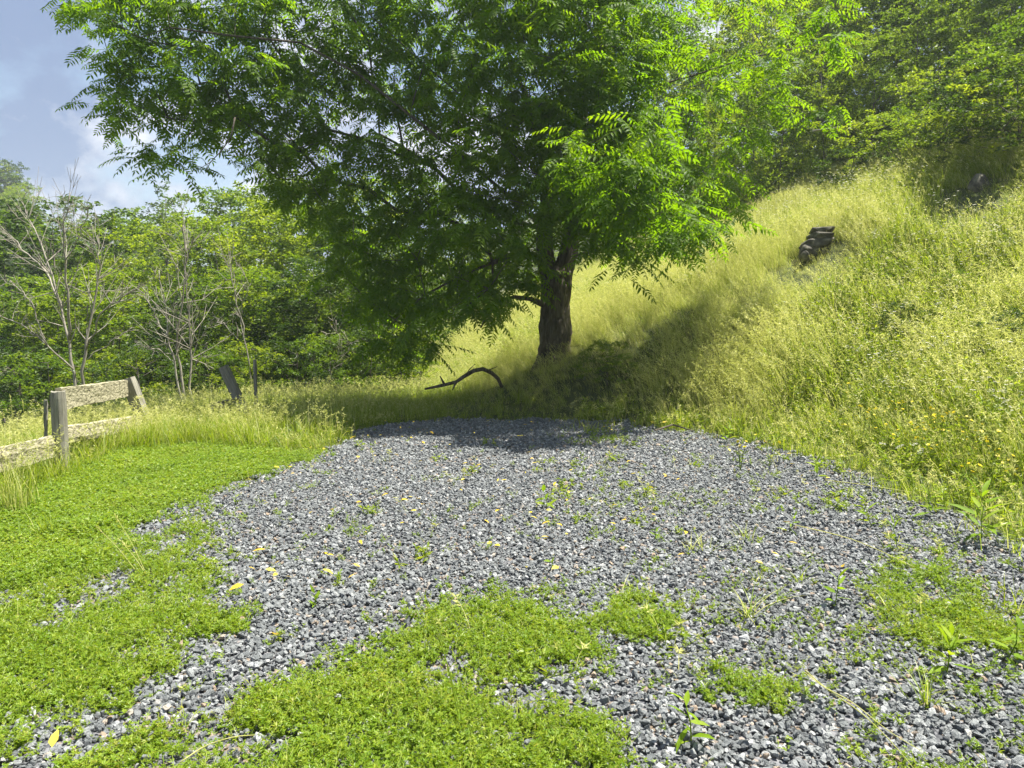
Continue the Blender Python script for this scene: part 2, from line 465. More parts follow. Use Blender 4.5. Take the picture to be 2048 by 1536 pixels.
def bed_mat():
    m, n, l = mat_new('gravel_bed')
    out = n.new('ShaderNodeOutputMaterial')
    tcn = n.new('ShaderNodeTexCoord')
    vo = n.new('ShaderNodeTexVoronoi'); vo.inputs['Scale'].default_value = 34
    l.new(tcn.outputs['Object'], vo.inputs['Vector'])
    sp = n.new('ShaderNodeSeparateColor'); l.new(vo.outputs['Color'], sp.inputs[0])
    col = ramp(n, l, sp.outputs[0], [(0.0, (0.05, 0.054, 0.06)), (0.5, (0.11, 0.115, 0.125)), (0.8, (0.2, 0.2, 0.21)), (0.95, (0.22, 0.17, 0.12))])
    p = n.new('ShaderNodeBsdfPrincipled'); p.inputs['Roughness'].default_value = 0.8
    l.new(col, p.inputs['Base Color'])
    b = n.new('ShaderNodeBump'); b.inputs['Strength'].default_value = 1.0; b.inputs['Distance'].default_value = 0.02; b.invert = True
    l.new(vo.outputs['Distance'], b.inputs['Height']); l.new(b.outputs[0], p.inputs['Normal'])
    l.new(p.outputs[0], out.inputs['Surface'])
    return m
M['bed'] = bed_mat()

# ------------------------------------------------------------------ the ground
def axis(a0, b0, step, lo, hi, grow=1.16):
    mid = np.arange(a0, b0 + 1e-6, step)
    up, s, v = [], step, b0
    while v < hi: s *= grow; v += s; up.append(v)
    dn, s, v = [], step, a0
    while v > lo: s *= grow; v -= s; dn.append(v)
    return np.concatenate([dn[::-1], mid, up])
gx, gy = axis(-9, 16, 0.25, -420, 420), axis(-3, 26, 0.25, -60, 520)
GX, GY = np.meshgrid(gx, gy)
GZ = terrain(GX, GY)
nx, ny = len(gx), len(gy)
I = np.arange(nx * ny).reshape(ny, nx)
F = np.stack([I[:-1, :-1], I[:-1, 1:], I[1:, 1:], I[1:, :-1]], -1).reshape(-1, 4)
mb = MB(); mb.add(np.stack([GX, GY, GZ], -1).reshape(-1, 3), F.tolist())
ground = link('ground', mb.mesh('ground', [M['soil']], True))
tag(ground, 'sloping meadow and valley ground under the grass', None, None, 'structure')

LOT = poly_px([(-900, 1536), (-500, 1200), (60, 1130), (200, 1060), (270, 1005), (420, 950), (560, 910), (640, 885), (700, 848), (760, 828), (900, 820), (1060, 824), (1240, 836),
               (1340, 848), (1480, 866), (1560, 886), (1640, 905), (1740, 945), (1880, 1000), (2048, 1060), (2300, 1140), (2900, 1536)])
LOT = np.concatenate([LOT, [(4.2, 0.4), (3.5, -2), (-4, -2)]])
def lot_mask(x, y): return in_poly_soft(x, y, LOT, 0.10, 21)
# the lot's bed: a sheet a little above the ground
bx_, by_ = np.arange(-6, 5.2, 0.1), np.arange(-2, 14.2, 0.1)
BX, BY = np.meshgrid(bx_, by_)
keep = lot_mask(BX, BY)
I = np.arange(BX.size).reshape(BX.shape)
kf = keep[:-1, :-1] & keep[:-1, 1:] & keep[1:, 1:] & keep[1:, :-1]
F = np.stack([I[:-1, :-1], I[:-1, 1:], I[1:, 1:], I[1:, :-1]], -1)[kf]
used = np.unique(F); remap = np.zeros(BX.size, int); remap[used] = np.arange(len(used))
BZ = terrain(BX, BY) + 0.012
mb = MB(); mb.add(np.stack([BX, BY, BZ], -1).reshape(-1, 3)[used], remap[F].tolist())
lot = link('gravel_lot', mb.mesh('gravel_lot', [M['bed']], True))
tag(lot, 'flat lot of crushed blue grey gravel', None, None, 'structure')

# ground cover patches, as the photo shows them on the lot
PATCH = [poly_px(p) for p in (
    [(-60, 1600), (50, 1500), (225, 1405), (410, 1375), (510, 1318), (640, 1292), (740, 1262), (840, 1225), (900, 1255), (960, 1300), (1130, 1330), (1210, 1385), (1260, 1440), (1330, 1500), (1400, 1600), (900, 2600), (-500, 2600)],
    [(830, 1230), (870, 1165), (950, 1130), (1080, 1150), (1160, 1190), (1190, 1235), (1180, 1285), (1060, 1296), (950, 1290), (880, 1270)],
    [(1740, 1130), (1790, 1090), (1880, 1100), (1960, 1150), (2040, 1210), (2090, 1260), (2000, 1268), (1880, 1255), (1790, 1215)],
    [(1195, 1210), (1210, 1160), (1260, 1140), (1320, 1160), (1335, 1200), (1280, 1225)],
    [(1790, 1560), (1860, 1500), (1990, 1480), (2100, 1470), (2200, 1700), (1850, 1750)],
    [(1440, 1310), (1500, 1290), (1560, 1320), (1580, 1370), (1500, 1360)],
    [(290, 1040), (340, 1015), (420, 1010), (410, 1035), (350, 1052)],
    [(1135, 855), (1170, 838), (1230, 845), (1225, 868), (1160, 872)],
    [(-200, 1060), (60, 1085), (170, 1062), (270, 1070), (330, 1058), (410, 1072), (430, 1130), (455, 1190), (490, 1212), (440, 1240), (370, 1255), (310, 1310), (235, 1350), (150, 1350), (70, 1400), (-200, 1560), (-700, 1500)],
)]
LAWN = poly_px([(-900, 900), (60, 905), (160, 880), (300, 868), (430, 866), (560, 878), (640, 880), (615, 902), (540, 918), (430, 952), (300, 1000), (250, 1025), (300, 1050), (180, 1085), (60, 1110), (-900, 1200)])
def cover_mask(x, y):
    m = np.zeros(np.shape(x), bool)
    for i, p in enumerate(PATCH): m |= in_poly_soft(x, y, p, 0.16, 60 + i)
    return m
def cover_frac(x, y):
    v = np.zeros(np.shape(x))
    for k, amp in enumerate((0.07, 0.16, 0.26, 0.36)):
        mm = np.zeros(np.shape(x), bool)
        for i, p in enumerate(PATCH): mm |= in_poly_soft(x, y, p, amp, 60 + i + 9 * k)
        v += mm
    return (v / 4) ** 1.3
def lawn_mask(x, y): return in_poly_soft(x, y, LAWN, 0.1, 90)

# ------------------------------------------------------------------ gravel
def stone_mesh(i):
    bm = bmesh.new()
    r = np.random.default_rng(100 + i)
    k = 13
    v = r.normal(size=(k, 3)); v /= np.linalg.norm(v, axis=1)[:, None]
    v *= np.array([1.0, r.uniform(0.62, 0.9), r.uniform(0.42, 0.7)]) * r.uniform(0.82, 1.06, (k, 1)) * 0.5
    for q in v: bm.verts.new(q)
    bmesh.ops.convex_hull(bm, input=bm.verts)
    for q in [q for q in bm.verts if not q.link_faces]: bm.verts.remove(q)
    bmesh.ops.recalc_face_normals(bm, faces=bm.faces)
    me = bpy.data.meshes.new('stone'); bm.to_mesh(me); bm.free()
    me.materials.append(M['stone'])
    return me
STONES = [stone_mesh(i) for i in range(10)]
def sample(x0, x1, y0, y1, dens):
    n = int((x1 - x0) * (y1 - y0) * dens)
    return np.stack([rng.uniform(x0, x1, n), rng.uniform(y0, y1, n)], 1)
pts = np.concatenate([sample(-5.5, 5, 1.6, 5.0, 2500), sample(-6, 5, 5.0, 8.0, 1800), sample(-6, 5, 8.0, 14, 1100)])
pts = pts[lot_mask(pts[:, 0], pts[:, 1])]
cov = cover_frac(pts[:, 0], pts[:, 1])
pts = pts[rng.random(len(pts)) < 1 - 0.6 * cov]
z = terrain(pts[:, 0], pts[:, 1]) + 0.012 + rng.uniform(0.004, 0.026, len(pts))
P3 = np.column_stack([pts, z])
P3 = P3[in_view(P3, 60, 60)]
n = len(P3)
R3 = np.column_stack([rng.normal(0, 0.45, n), rng.normal(0, 0.45, n), rng.uniform(0, 6.28, n)])
S3 = np.clip(rng.lognormal(math.log(0.033), 0.33, n), 0.014, 0.068) * np.where(P3[:, 1] > 8, 1.15, 1.0)
PX, PY, DD = proj(P3)
infr = (PX > 10) & (PX < 2038) & (PY < 1526) & ~cover_mask(P3[:, 0], P3[:, 1])
size = np.where(infr, S3 / DD, 0)
big = np.argsort(-size)[:300]
rest = np.ones(n, bool); rest[big] = False
o = scatter('gravel', P3[rest], R3[rest], S3[rest], STONES, lot)
tag(o, kind='stuff')
for i in big:
    link('stone', STONES[int(rng.integers(0, 10))], lot, P3[i], tuple(R3[i]), float(S3[i]))

# ------------------------------------------------------------------ ground cover and grass
def sprig_mesh(i, nst=5, h=0.040, leaf=0.014, ratio=0.40, up=0.5):
    mb = MB()
    base_t = rng.uniform(.3, .65)
    for s in range(nst):
        az, lean = rng.uniform(0, 6.28), rng.uniform(0.3, 1.5)
        hh = h * rng.uniform(0.4, 1.3)
        top = np.array([math.cos(az) * lean * hh, math.sin(az) * lean * hh, hh])
        base = np.array([rng.normal(0, .014), rng.normal(0, .014), 0])
        tube(mb, [base, base + top * .5 + [0, 0, hh * .1], base + top], 0.0009, 3, 0, rng.uniform(.75, 1.0), cap=False)
        for k in range(4):
            p = base + top * (0.3 + 0.23 * k)
            a0 = rng.uniform(0, 6.28)
            d = np.array([[math.cos(a0 + q), math.sin(a0 + q), rng.uniform(-.1, 2 * up)] for q in (-0.8, 0, 0.8)])
            nn = np.array([[0, 0, 1.0]] * 3) + rng.normal(0, .35, (3, 3))
            l_ = leaf * rng.uniform(.6, 1.4)
            tint = 1.0 if rng.random() < .05 else np.clip(rng.normal(base_t, .2), 0, .9)
            leaf_cards(mb, np.repeat(p[None], 3, 0), d, nn, l_ * rng.uniform(.8, 1.15, 3), l_ * ratio, 0, tint, 0.15)
    return mb.mesh('clover_sprig', [M['clover']])
SPRIGS = [sprig_mesh(i) for i in range(8)] + [sprig_mesh(i, 4, .065, .016, .26, .8) for i in range(5)] + [sprig_mesh(i, 6, .025, .011, .55, .3) for i in range(3)]
SPRIG_BRIGHT = [sprig_mesh(i, 6, 0.042, 0.0155) for i in range(6)]
pts = np.concatenate([sample(-5, 5, 1.6, 4.2, 2500), sample(-6, 5, 4.2, 8.0, 1150), sample(-6, 5, 8, 13, 240)])
m = rng.random(len(pts)) < cover_frac(pts[:, 0], pts[:, 1])
dn = fbm(pts[:, 0] * 3.2, pts[:, 1] * 3.2, 8, 4)
edge = (rng.random(len(pts)) < np.where(pts[:, 0] > 0.6, 0.035, 0.014)) & lot_mask(pts[:, 0], pts[:, 1]) & (fbm(pts[:, 0] * 1.2, pts[:, 1] * 1.2, 31, 3) > 0.47)
pts = pts[(m & (rng.random(len(pts)) < np.clip((dn - 0.33) * 4.0, 0.06, .75))) | edge]
P3 = np.column_stack([pts, terrain(pts[:, 0], pts[:, 1]) + 0.016])
P3 = P3[in_view(P3)]; n = len(P3)
o = scatter('clover_patch', P3, np.column_stack([np.zeros(n), np.zeros(n), rng.uniform(0, 6.28, n)]), rng.uniform(0.7, 1.3, n), SPRIGS)
tag(o, 'low bright green clover growing in patches through the gravel', None, None, 'stuff')
pts = np.concatenate([sample(-9, 0, 3, 7, 1100), sample(-9, 0, 7, 12, 720)])
lf = sum(in_poly_soft(pts[:, 0], pts[:, 1], LAWN, a_, 90 + q_).astype(float) for q_, a_ in enumerate((.08, .2, .32))) / 3
pts = pts[rng.random(len(pts)) < lf ** 1.2]
P3 = np.column_stack([pts, terrain(pts[:, 0], pts[:, 1]) + 0.01]); P3 = P3[in_view(P3)]; n = len(P3)
o = scatter('lawn', P3, np.column_stack([np.zeros(n), np.zeros(n), rng.uniform(0, 6.28, n)]), rng.uniform(.6, 1.5, n) * (.6 + .8 * fbm(P3[:, 0] * 2, P3[:, 1] * 2, 70, 3)), SPRIG_BRIGHT)
tag(o, 'bright green mown clover lawn beside the gravel at the fence', None, None, 'stuff')

def grass_mesh(nb, h, w, spread, straw, seedheads, lean=(0.15, 0.8), name='grass_clump', wind=None):
    mb = MB()
    for b in range(nb):
        p = np.array([rng.normal(0, spread), rng.normal(0, spread), -0.03])
        az = rng.uniform(0, 6.28) if wind is None else rng.normal(wind, 1.0)
        isst = rng.random() < straw
        blade(mb, p, az, h * rng.uniform(0.45, 1.1), rng.uniform(*lean), w * rng.uniform(.7, 1.3), 1 if isst else 0, rng.random(), 4)
    for b in range(seedheads):
        p = np.array([rng.normal(0, spread), rng.normal(0, spread), -0.03])
        az = rng.uniform(0, 6.28) if wind is None else rng.normal(wind, 0.8)
        hh, ti = h * rng.uniform(1.0, 1.55), rng.random()
        c = blade(mb, p, az, hh, rng.uniform(0.25, 0.7), 0.0045, 1, ti, 6)
        k = 12
        q = rng.uniform(0.72, 1.0, k) * 6
        i0 = np.clip(np.floor(q).astype(int), 0, 5); fr = (q - i0)[:, None]
        pp = c[i0] * (1 - fr) + c[i0 + 1] * fr
        leaf_cards(mb, pp, rdir(k, 0.5, .6), rdir(k), rng.uniform(0.02, 0.05, k), 0.009, 1, np.clip(ti + rng.normal(0, .15, k), 0, 1), 0.1)
    return mb.mesh(name, [M['grass'], M['straw']])
def weedy_mesh(h, n=70, name='meadow_weed'):
    mb = MB()
    for s in range(5):
        p = np.array([rng.normal(0, .06), rng.normal(0, .06), 0]); az = rng.uniform(0, 6.28); ln = rng.uniform(.1, .45)
        top = p + np.array([math.cos(az) * ln * h, math.sin(az) * ln * h, h * rng.uniform(.6, 1)])
        tube(mb, [p, (p + top) / 2 + [0, 0, .05 * h], top], [.004, .003, .002], 3, 0, .6, cap=False)
        k = n // 4
        t = rng.uniform(0.15, 1, k)[:, None]
        leaf_cards(mb, p * (1 - t) + top * t, rdir(k, 0.3, .6), rdir(k, 1.2, .4), rng.uniform(.035, .075, k), rng.uniform(.011, .022, k), 0, None, .12)
    return mb.mesh(name, [M['grass'], M['straw']])
MEADOW = [grass_mesh(26, 0.52, 0.008, 0.10, 0.15, 4, wind=math.pi * 1.0) for i in range(5)] + [grass_mesh(30, 0.45, 0.009, 0.11, 0.05, 1, wind=math.pi * 0.9) for i in range(3)] + [weedy_mesh(0.5) for i in range(3)]
STRAWY = [grass_mesh(22, 0.50, 0.007, 0.10, 0.6, 9, wind=math.pi * 1.0) for i in range(5)]
SHORT = [grass_mesh(24, 0.22, 0.007, 0.07, 0.2, 2) for i in range(5)] + [weedy_mesh(0.2, 40) for i in range(2)]
ROCK_AT = [ground_at(1632, 512), ground_at(1955, 376)]
EDGE = np.array([ground_at(*q)[:2] for q in ((1440, 436), (1540, 350), (1640, 312), (1750, 312), (1900, 300), (2048, 285))])
print('edge', EDGE.round(1).tolist(), [g_.round(1).tolist() for g_ in ROCK_AT])
def bank_pts():
    p = np.concatenate([sample(0, 9, 3.5, 9, 75), sample(-3, 14, 9, 17, 68), sample(-4, 26, 17, 30, 36), sample(-6, 40, 30, 46, 9)])
    u = p[:, 0] - foot(p[:, 1])
    nz = fbm(p[:, 0] * 1.5, p[:, 1] * 1.5, 12, 3) - 0.5
    ok = (u + nz * 0.5 > 0.15) & ~lot_mask(p[:, 0], p[:, 1])
    p = p[ok]
    P = np.column_stack([p, terrain(p[:, 0], p[:, 1])])
    return P[in_view(P, 120, 200)]
P3 = bank_pts()
n = len(P3)
u = P3[:, 0] - foot(P3[:, 1])
st = fbm(P3[:, 0] * 0.35, P3[:, 1] * 0.35, 44, 3) + 0.10 * np.clip((P3[:, 1] - 11) / 5, -1, 1.6)
wood_d = np.min(np.hypot(P3[:, None, 0] - EDGE[None, :, 0], P3[:, None, 1] - EDGE[None, :, 1]), axis=1)
st = st - 0.35 * np.clip(1.4 - wood_d / 3.2, 0, 1)
isst = st + rng.normal(0, .08, n) > 0.58
hscale = np.clip(0.55 + u * 0.5, 0.5, 1.15) * rng.uniform(.7, 1.2, n)
def low_near(P, s_):
    # the grass stands lower in the walnut's shade and round the rocks
    d = np.hypot((P[:, 0] - 0.9) / 1.6, P[:, 1] - 13.6)
    s_ = s_ * np.clip(0.42 + 0.58 * (d - 1.2) / 1.6, 0.42, 1)
    for g_ in ROCK_AT:
        d = np.hypot(P[:, 0] - g_[0] * .97, P[:, 1] - (g_[1] - .45))
        s_ = s_ * np.clip(0.3 + 0.7 * (d - 0.55) / 0.5, 0.3, 1)
    return s_
hscale = low_near(P3, hscale) * np.interp(u, [3, 7], [1, .78])
rot = np.column_stack([rng.normal(0, .12, n), rng.normal(-0.12, .12, n), rng.uniform(-.7, .7, n)])
o = scatter('meadow_grass', P3[~isst], rot[~isst], hscale[~isst], MEADOW)
tag(o, 'tall green meadow grass covering the hillside', None, None, 'stuff')
o = scatter('straw_grass', P3[isst], rot[isst], hscale[isst], STRAWY)
tag(o, 'dry straw coloured seeding grass on the hillside', None, None, 'stuff')

# verge behind the lot and the bank by the fence
p = np.concatenate([sample(-9, 3.6, 9.5, 17, 60), sample(-9, -3.5, 6.3, 12, 45), sample(-12, -1, 17, 24, 16)])
u = p[:, 0] - foot(p[:, 1])
fence_x = np.interp(p[:, 1], [6, 8.3, 11.4, 14.2, 20], [-4.75, -5.0, -5.5, -5.7, -6])
ok = (u < 0.5) & ~lot_mask(p[:, 0], p[:, 1]) & ((p[:, 1] > 9.4) | (p[:, 0] < fence_x + 0.9 + 0.5 * np.clip(p[:, 1] - 9.2, 0, 4) ** 1.6)) & ~(lawn_mask(p[:, 0], p[:, 1]) & (p[:, 0] > fence_x + .2))
P3 = np.column_stack([p, terrain(p[:, 0], p[:, 1])])[ok]
P3 = P3[in_view(P3, 60, 60)]; n = len(P3)
edge_d = np.clip((P3[:, 1] - 12.0) / 1.5, 0, 1)
tall = rng.random(n) < np.where(P3[:, 0] < -3.3, 0.75, 0.25 + 0.6 * edge_d)
rot = np.column_stack([rng.normal(0, .12, n), rng.normal(0, .12, n), rng.uniform(0, 6.28, n)])
sc = low_near(P3, rng.uniform(.6, 1.15, n))
sc *= np.clip(0.4 + 0.6 * (np.hypot((P3[:, 0] + 4.8) / 1.2, P3[:, 1] - 13) - .8) / 1.0, .4, 1)
VERGE_TALL = [grass_mesh(24, 0.5, 0.008, 0.09, 0.09, 3) for i in range(5)]
o = scatter('verge_grass', P3[tall], rot[tall], sc[tall], VERGE_TALL); tag(o, 'wispy uncut grass along the fence and behind the gravel', None, None, 'stuff')
o = scatter('short_verge_grass', P3[~tall], rot[~tall], sc[~tall], SHORT); tag(o, 'short rough grass along the far edge of the gravel', None, None, 'stuff')
# thin grass growing through the clover
p = np.concatenate([sample(-8, 5, 1.6, 9.5, 26)])
p = p[(cover_mask(p[:, 0], p[:, 1]) | lawn_mask(p[:, 0], p[:, 1])) & (fbm(p[:, 0], p[:, 1], 61, 3) + 0.12 * (p[:, 0] < -1.5) > .5)]
P3 = np.column_stack([p, terrain(p[:, 0], p[:, 1])]); P3 = P3[in_view(P3)]; n = len(P3)
THIN = [grass_mesh(9, 0.17, 0.0045, 0.05, 0.35, 0, lean=(.3, 1.3)) for i in range(5)]
o = scatter('clover_grass', P3, np.column_stack([np.zeros(n), np.zeros(n), rng.uniform(0, 6.28, n)]), rng.uniform(.5, 1.2, n), THIN)
tag(o, 'thin grass blades growing through the clover patches', None, None, 'stuff')
p = np.concatenate([sample(0.2, 5, 1.6, 10, 7), sample(-4, 0.2, 2, 11, 1.6)])
p = p[lot_mask(p[:, 0], p[:, 1]) & (fbm(p[:, 0] * 1.1, p[:, 1] * 1.1, 33, 3) > .44)]
P3 = np.column_stack([p, terrain(p[:, 0], p[:, 1]) + .01]); P3 = P3[in_view(P3)]; n = len(P3)
WIRY = [grass_mesh(7, 0.16, 0.004, 0.025, 0.45, 1, lean=(.3, 1.5)) for i in range(4)] + [weedy_mesh(0.10, 28) for i in range(2)]
o = scatter('gravel_weeds', P3, np.column_stack([np.zeros(n), np.zeros(n), rng.uniform(0, 6.28, n)]), rng.uniform(.5, 1.2, n), WIRY)
tag(o, 'thin wiry weeds scattered over the gravel', None, None, 'stuff')
# short grass and weeds at the foot of the bank
p = np.concatenate([sample(1, 5.2, 3, 12.6, 55)])
u = p[:, 0] - foot(p[:, 1])
ok = (np.abs(u + 0.05) < 0.6) & ~(lot_mask(p[:, 0], p[:, 1]) & (rng.random(len(p)) < 0.72))
P3 = np.column_stack([p, terrain(p[:, 0], p[:, 1])])[ok]; n = len(P3)
o = scatter('bank_edge_grass', P3, np.column_stack([np.zeros(n), np.zeros(n), rng.uniform(0, 6.28, n)]), rng.uniform(.6, 1.3, n), SHORT)
tag(o, 'short grass and weeds where the hillside meets the gravel', None, None, 'stuff')

# ------------------------------------------------------------------ trees
def connect(seeds, tips, base_i=0, detour=0.35, sag=0.0, jit=0.06):
    """seeds: list of polylines (first starts at the base); returns nodes and parents reaching every tip"""
    nodes, par, plen = [], [], []
    for k, (line, root) in enumerate(seeds):
        prev = root
        for i, q in enumerate(line):
            if root is not None and i == 0 and k > 0: 
                prev = int(np.argmin([np.linalg.norm(np.asarray(q) - np.asarray(m_)) for m_ in nodes])); continue
            nodes.append(np.asarray(q, float)); par.append(-1 if prev is None else prev)
            plen.append(0 if prev is None else plen[prev] + np.linalg.norm(nodes[-1] - nodes[prev]))
            prev = len(nodes) - 1
    tips = np.asarray(tips)
    order = np.argsort(np.linalg.norm(tips - nodes[0], axis=1))
    tipnode = np.zeros(len(tips), int)
    for ti in order:
        t = tips[ti]
        A = np.array(nodes)
        d = np.linalg.norm(A - t, axis=1)
        below = np.clip(A[:, 2] - t[2], 0, None) * 0.5
        cost = d + detour * np.array(plen) + below
        cost[0] += 3
        j = int(np.argmin(cost))
        a = A[j]; L = d[j]
        k = max(1, int(L / 0.55))
        prev = j
        for s in range(1, k + 1):
            f = s / k
            q = a * (1 - f) + t * f + (rng.normal(0, jit * L, 3) if s < k else 0)
            q = q + np.array([0, 0, math.sin(f * math.pi) * L * (0.10 - sag)])
            nodes.append(q); par.append(prev); plen.append(plen[prev] + L / k)
            prev = len(nodes) - 1
        tipnode[ti] = prev
    return np.array(nodes), np.array(par), tipnode
def branch_mesh(mb, nodes, par, r_tip=0.007, power=2.3, r_max=1.0, r_min=None, sides=6, mi=0, skip=()):
    n = len(nodes)
    ch = [[] for _ in range(n)]
    for i, p_ in enumerate(par):
        if p_ >= 0: ch[p_].append(i)
    rad = np.zeros(n)
    for i in range(n - 1, -1, -1):
        rad[i] = r_tip if not ch[i] else min(r_max, sum(rad[c] ** power for c in ch[i]) ** (1 / power) * 1.012)
    done = set()
    stack = [(0, -1)]
    while stack:
        st, pa = stack.pop()
        chain = [] if pa < 0 else [pa]
        i = st
        while True:
            chain.append(i)
            cs = sorted(ch[i], key=lambda c: -rad[c])
            if not cs: break
            for c in cs[1:]: stack.append((c, i))
            i = cs[0]
        if len(chain) < 2: continue
        R = rad[chain].copy()
        if pa >= 0: R[0] = min(R[0], R[1] * 1.15)
        R[-1] *= 0.5
        tube(mb, nodes[chain], R, sides if R[0] > 0.03 else 4, mi, rng.random(), cap=False)
    return rad

# ---- forest tree kinds: real trunk, limbs and thousands of leaves
def forest_kind(name, h, cr, leafmat, nclump, leaves, leaf=(0.11, 0.06), shape='round', low=0.18, sparse=1.0, clump=0.75):
    tips = []
    tries = 0
    while len(tips) < nclump and tries < 20000:
        tries += 1
        zf = rng.uniform(low, 1.0)
        t = (zf - low) / (1 - low)
        if shape == 'round': rr = cr * math.sqrt(max(0.02, 1 - (2 * t - 0.85) ** 2 / 1.6)) 
        elif shape == 'cone': rr = cr * (1.08 - t) ** 0.8
        else: rr = cr * (0.35 + 0.9 * t) * math.sqrt(max(.05, 1 - t ** 4))
        a, q = rng.uniform(0, 6.28), math.sqrt(rng.uniform(0.12, 1))
        rr *= 0.82 + 0.36 * vnoise(a * 1.3, zf * 5, len(name))
        P = np.array([math.cos(a) * q * rr, math.sin(a) * q * rr, zf * h])
        if all(np.linalg.norm(P - m_) > clump * 0.75 for m_ in tips): tips.append(P)
    tips = np.array(tips)
    lean = rng.normal(0, .05 * h, 2)
    trunk = [np.array([lean[0] * f, lean[1] * f, h * f * 0.92 - 0.3 * (f == 0)]) for f in np.linspace(0, 1, 8)]
    nodes, par, tn = connect([(trunk, None)], tips, detour=0.2)
    mb = MB(); branch_mesh(mb, nodes, par, 0.008, 2.25, 0.25, sides=7)
    tme = mb.mesh(name + '_trunk', [M['bark2']], True)
    mb = MB()
    per = max(6, int(leaves / len(tips)))
    for c in tips:
        nsub = max(3, per // 22)
        tone = np.clip(rng.normal(0.5, 0.24), 0, 1)
        sub = c + rng.normal(0, clump * 0.36, (nsub, 3)) * [1, 1, .55]
        k = per // nsub
        ax = rdir(nsub, -0.05, .5)
        t_ = rng.uniform(-1, 1, (nsub, k, 1))
        P = (sub[:, None] + ax[:, None] * t_ * clump * 0.34 + rng.normal(0, clump * 0.07, (nsub, k, 3))).reshape(-1, 3)
        D = (np.repeat(ax, k, 0) * np.sign(t_.reshape(-1, 1)) * .6 + rdir(nsub * k, -0.15, .5))
        N = rdir(nsub * k, 1.1, .7)
        leaf_cards(mb, P, D, N, leaf[0] * rng.uniform(.7, 1.35, nsub * k), leaf[1] * rng.uniform(.8, 1.25, nsub * k), 0, np.clip(tone + rng.normal(0, .13, nsub * k), 0, 1), .2)
    cme = mb.mesh(name + '_crown', [leafmat])
    return dict(name=name, trunk=tme, crown=cme, h=h)
K = {}
K['broad'] = [forest_kind('broadleaf_tree', 9, 2.9, M['wood_a'], 95, 12500, leaf=(.15, .085), low=.03) for _ in range(2)]
K['light'] = [forest_kind('broadleaf_tree', 9, 2.7, M['wood_b'], 95, 12000, leaf=(.15, .085), low=.03) for _ in range(2)]
K['dark'] = [forest_kind('broadleaf_tree', 8, 2.8, M['wood_c'], 95, 12500, leaf=(.15, .085), low=.02) for _ in range(2)]
K['feathery'] = [forest_kind('feathery_tree', 10, 1.7, M['wood_d'], 60, 3600, leaf=(.13, .07), shape='cone', low=.3)]
K['shrub'] = [forest_kind('shrub', 3.0, 1.7, M['wood_b'], 45, 5500, leaf=(.10, .055), low=.08, clump=.5) for _ in range(2)]
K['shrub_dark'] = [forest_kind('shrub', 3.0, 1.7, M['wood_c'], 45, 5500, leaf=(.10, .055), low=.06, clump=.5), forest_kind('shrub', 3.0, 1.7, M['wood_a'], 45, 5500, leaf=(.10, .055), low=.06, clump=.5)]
PROTO = {}
cnt = {}
def plant(kind, base, height, label, cat=None, group=None, wide=1.0):
    v = cnt.get(kind, 0) % len(K[kind]); cnt[kind] = cnt.get(kind, 0) + 1
    k = K[kind][v]
    key = (kind, v)
    s = height / k['h']
    if key not in PROTO:
        root = empty(k['name'], (0, 0, 0))
        link('trunk', k['trunk'], root)
        tag(link('crown', k['crown'], root), kind='stuff')
        PROTO[key] = root
    else:
        root = copy_tree(PROTO[key])
        for a in ('label', 'category', 'group'):
            if a in root: del root[a]
    root.location = [float(a) for a in base]
    root.rotation_euler = (0, 0, rng.uniform(0, 6.28))
    root.scale = (s * wide, s * wide, s)
    tag(root, label, cat or ('shrub' if 'shrub' in kind else 'tree'), group)
    return root
def plant_px(kind, px, Y, top, label, group=None, wide=1.0):
    b = on_ground(px, Y)
    zt = at(px, top, Y)[2]
    return plant(kind, b - np.array([0, 0, .1]), max(0.8, zt - b[2]), label, None, group, wide)

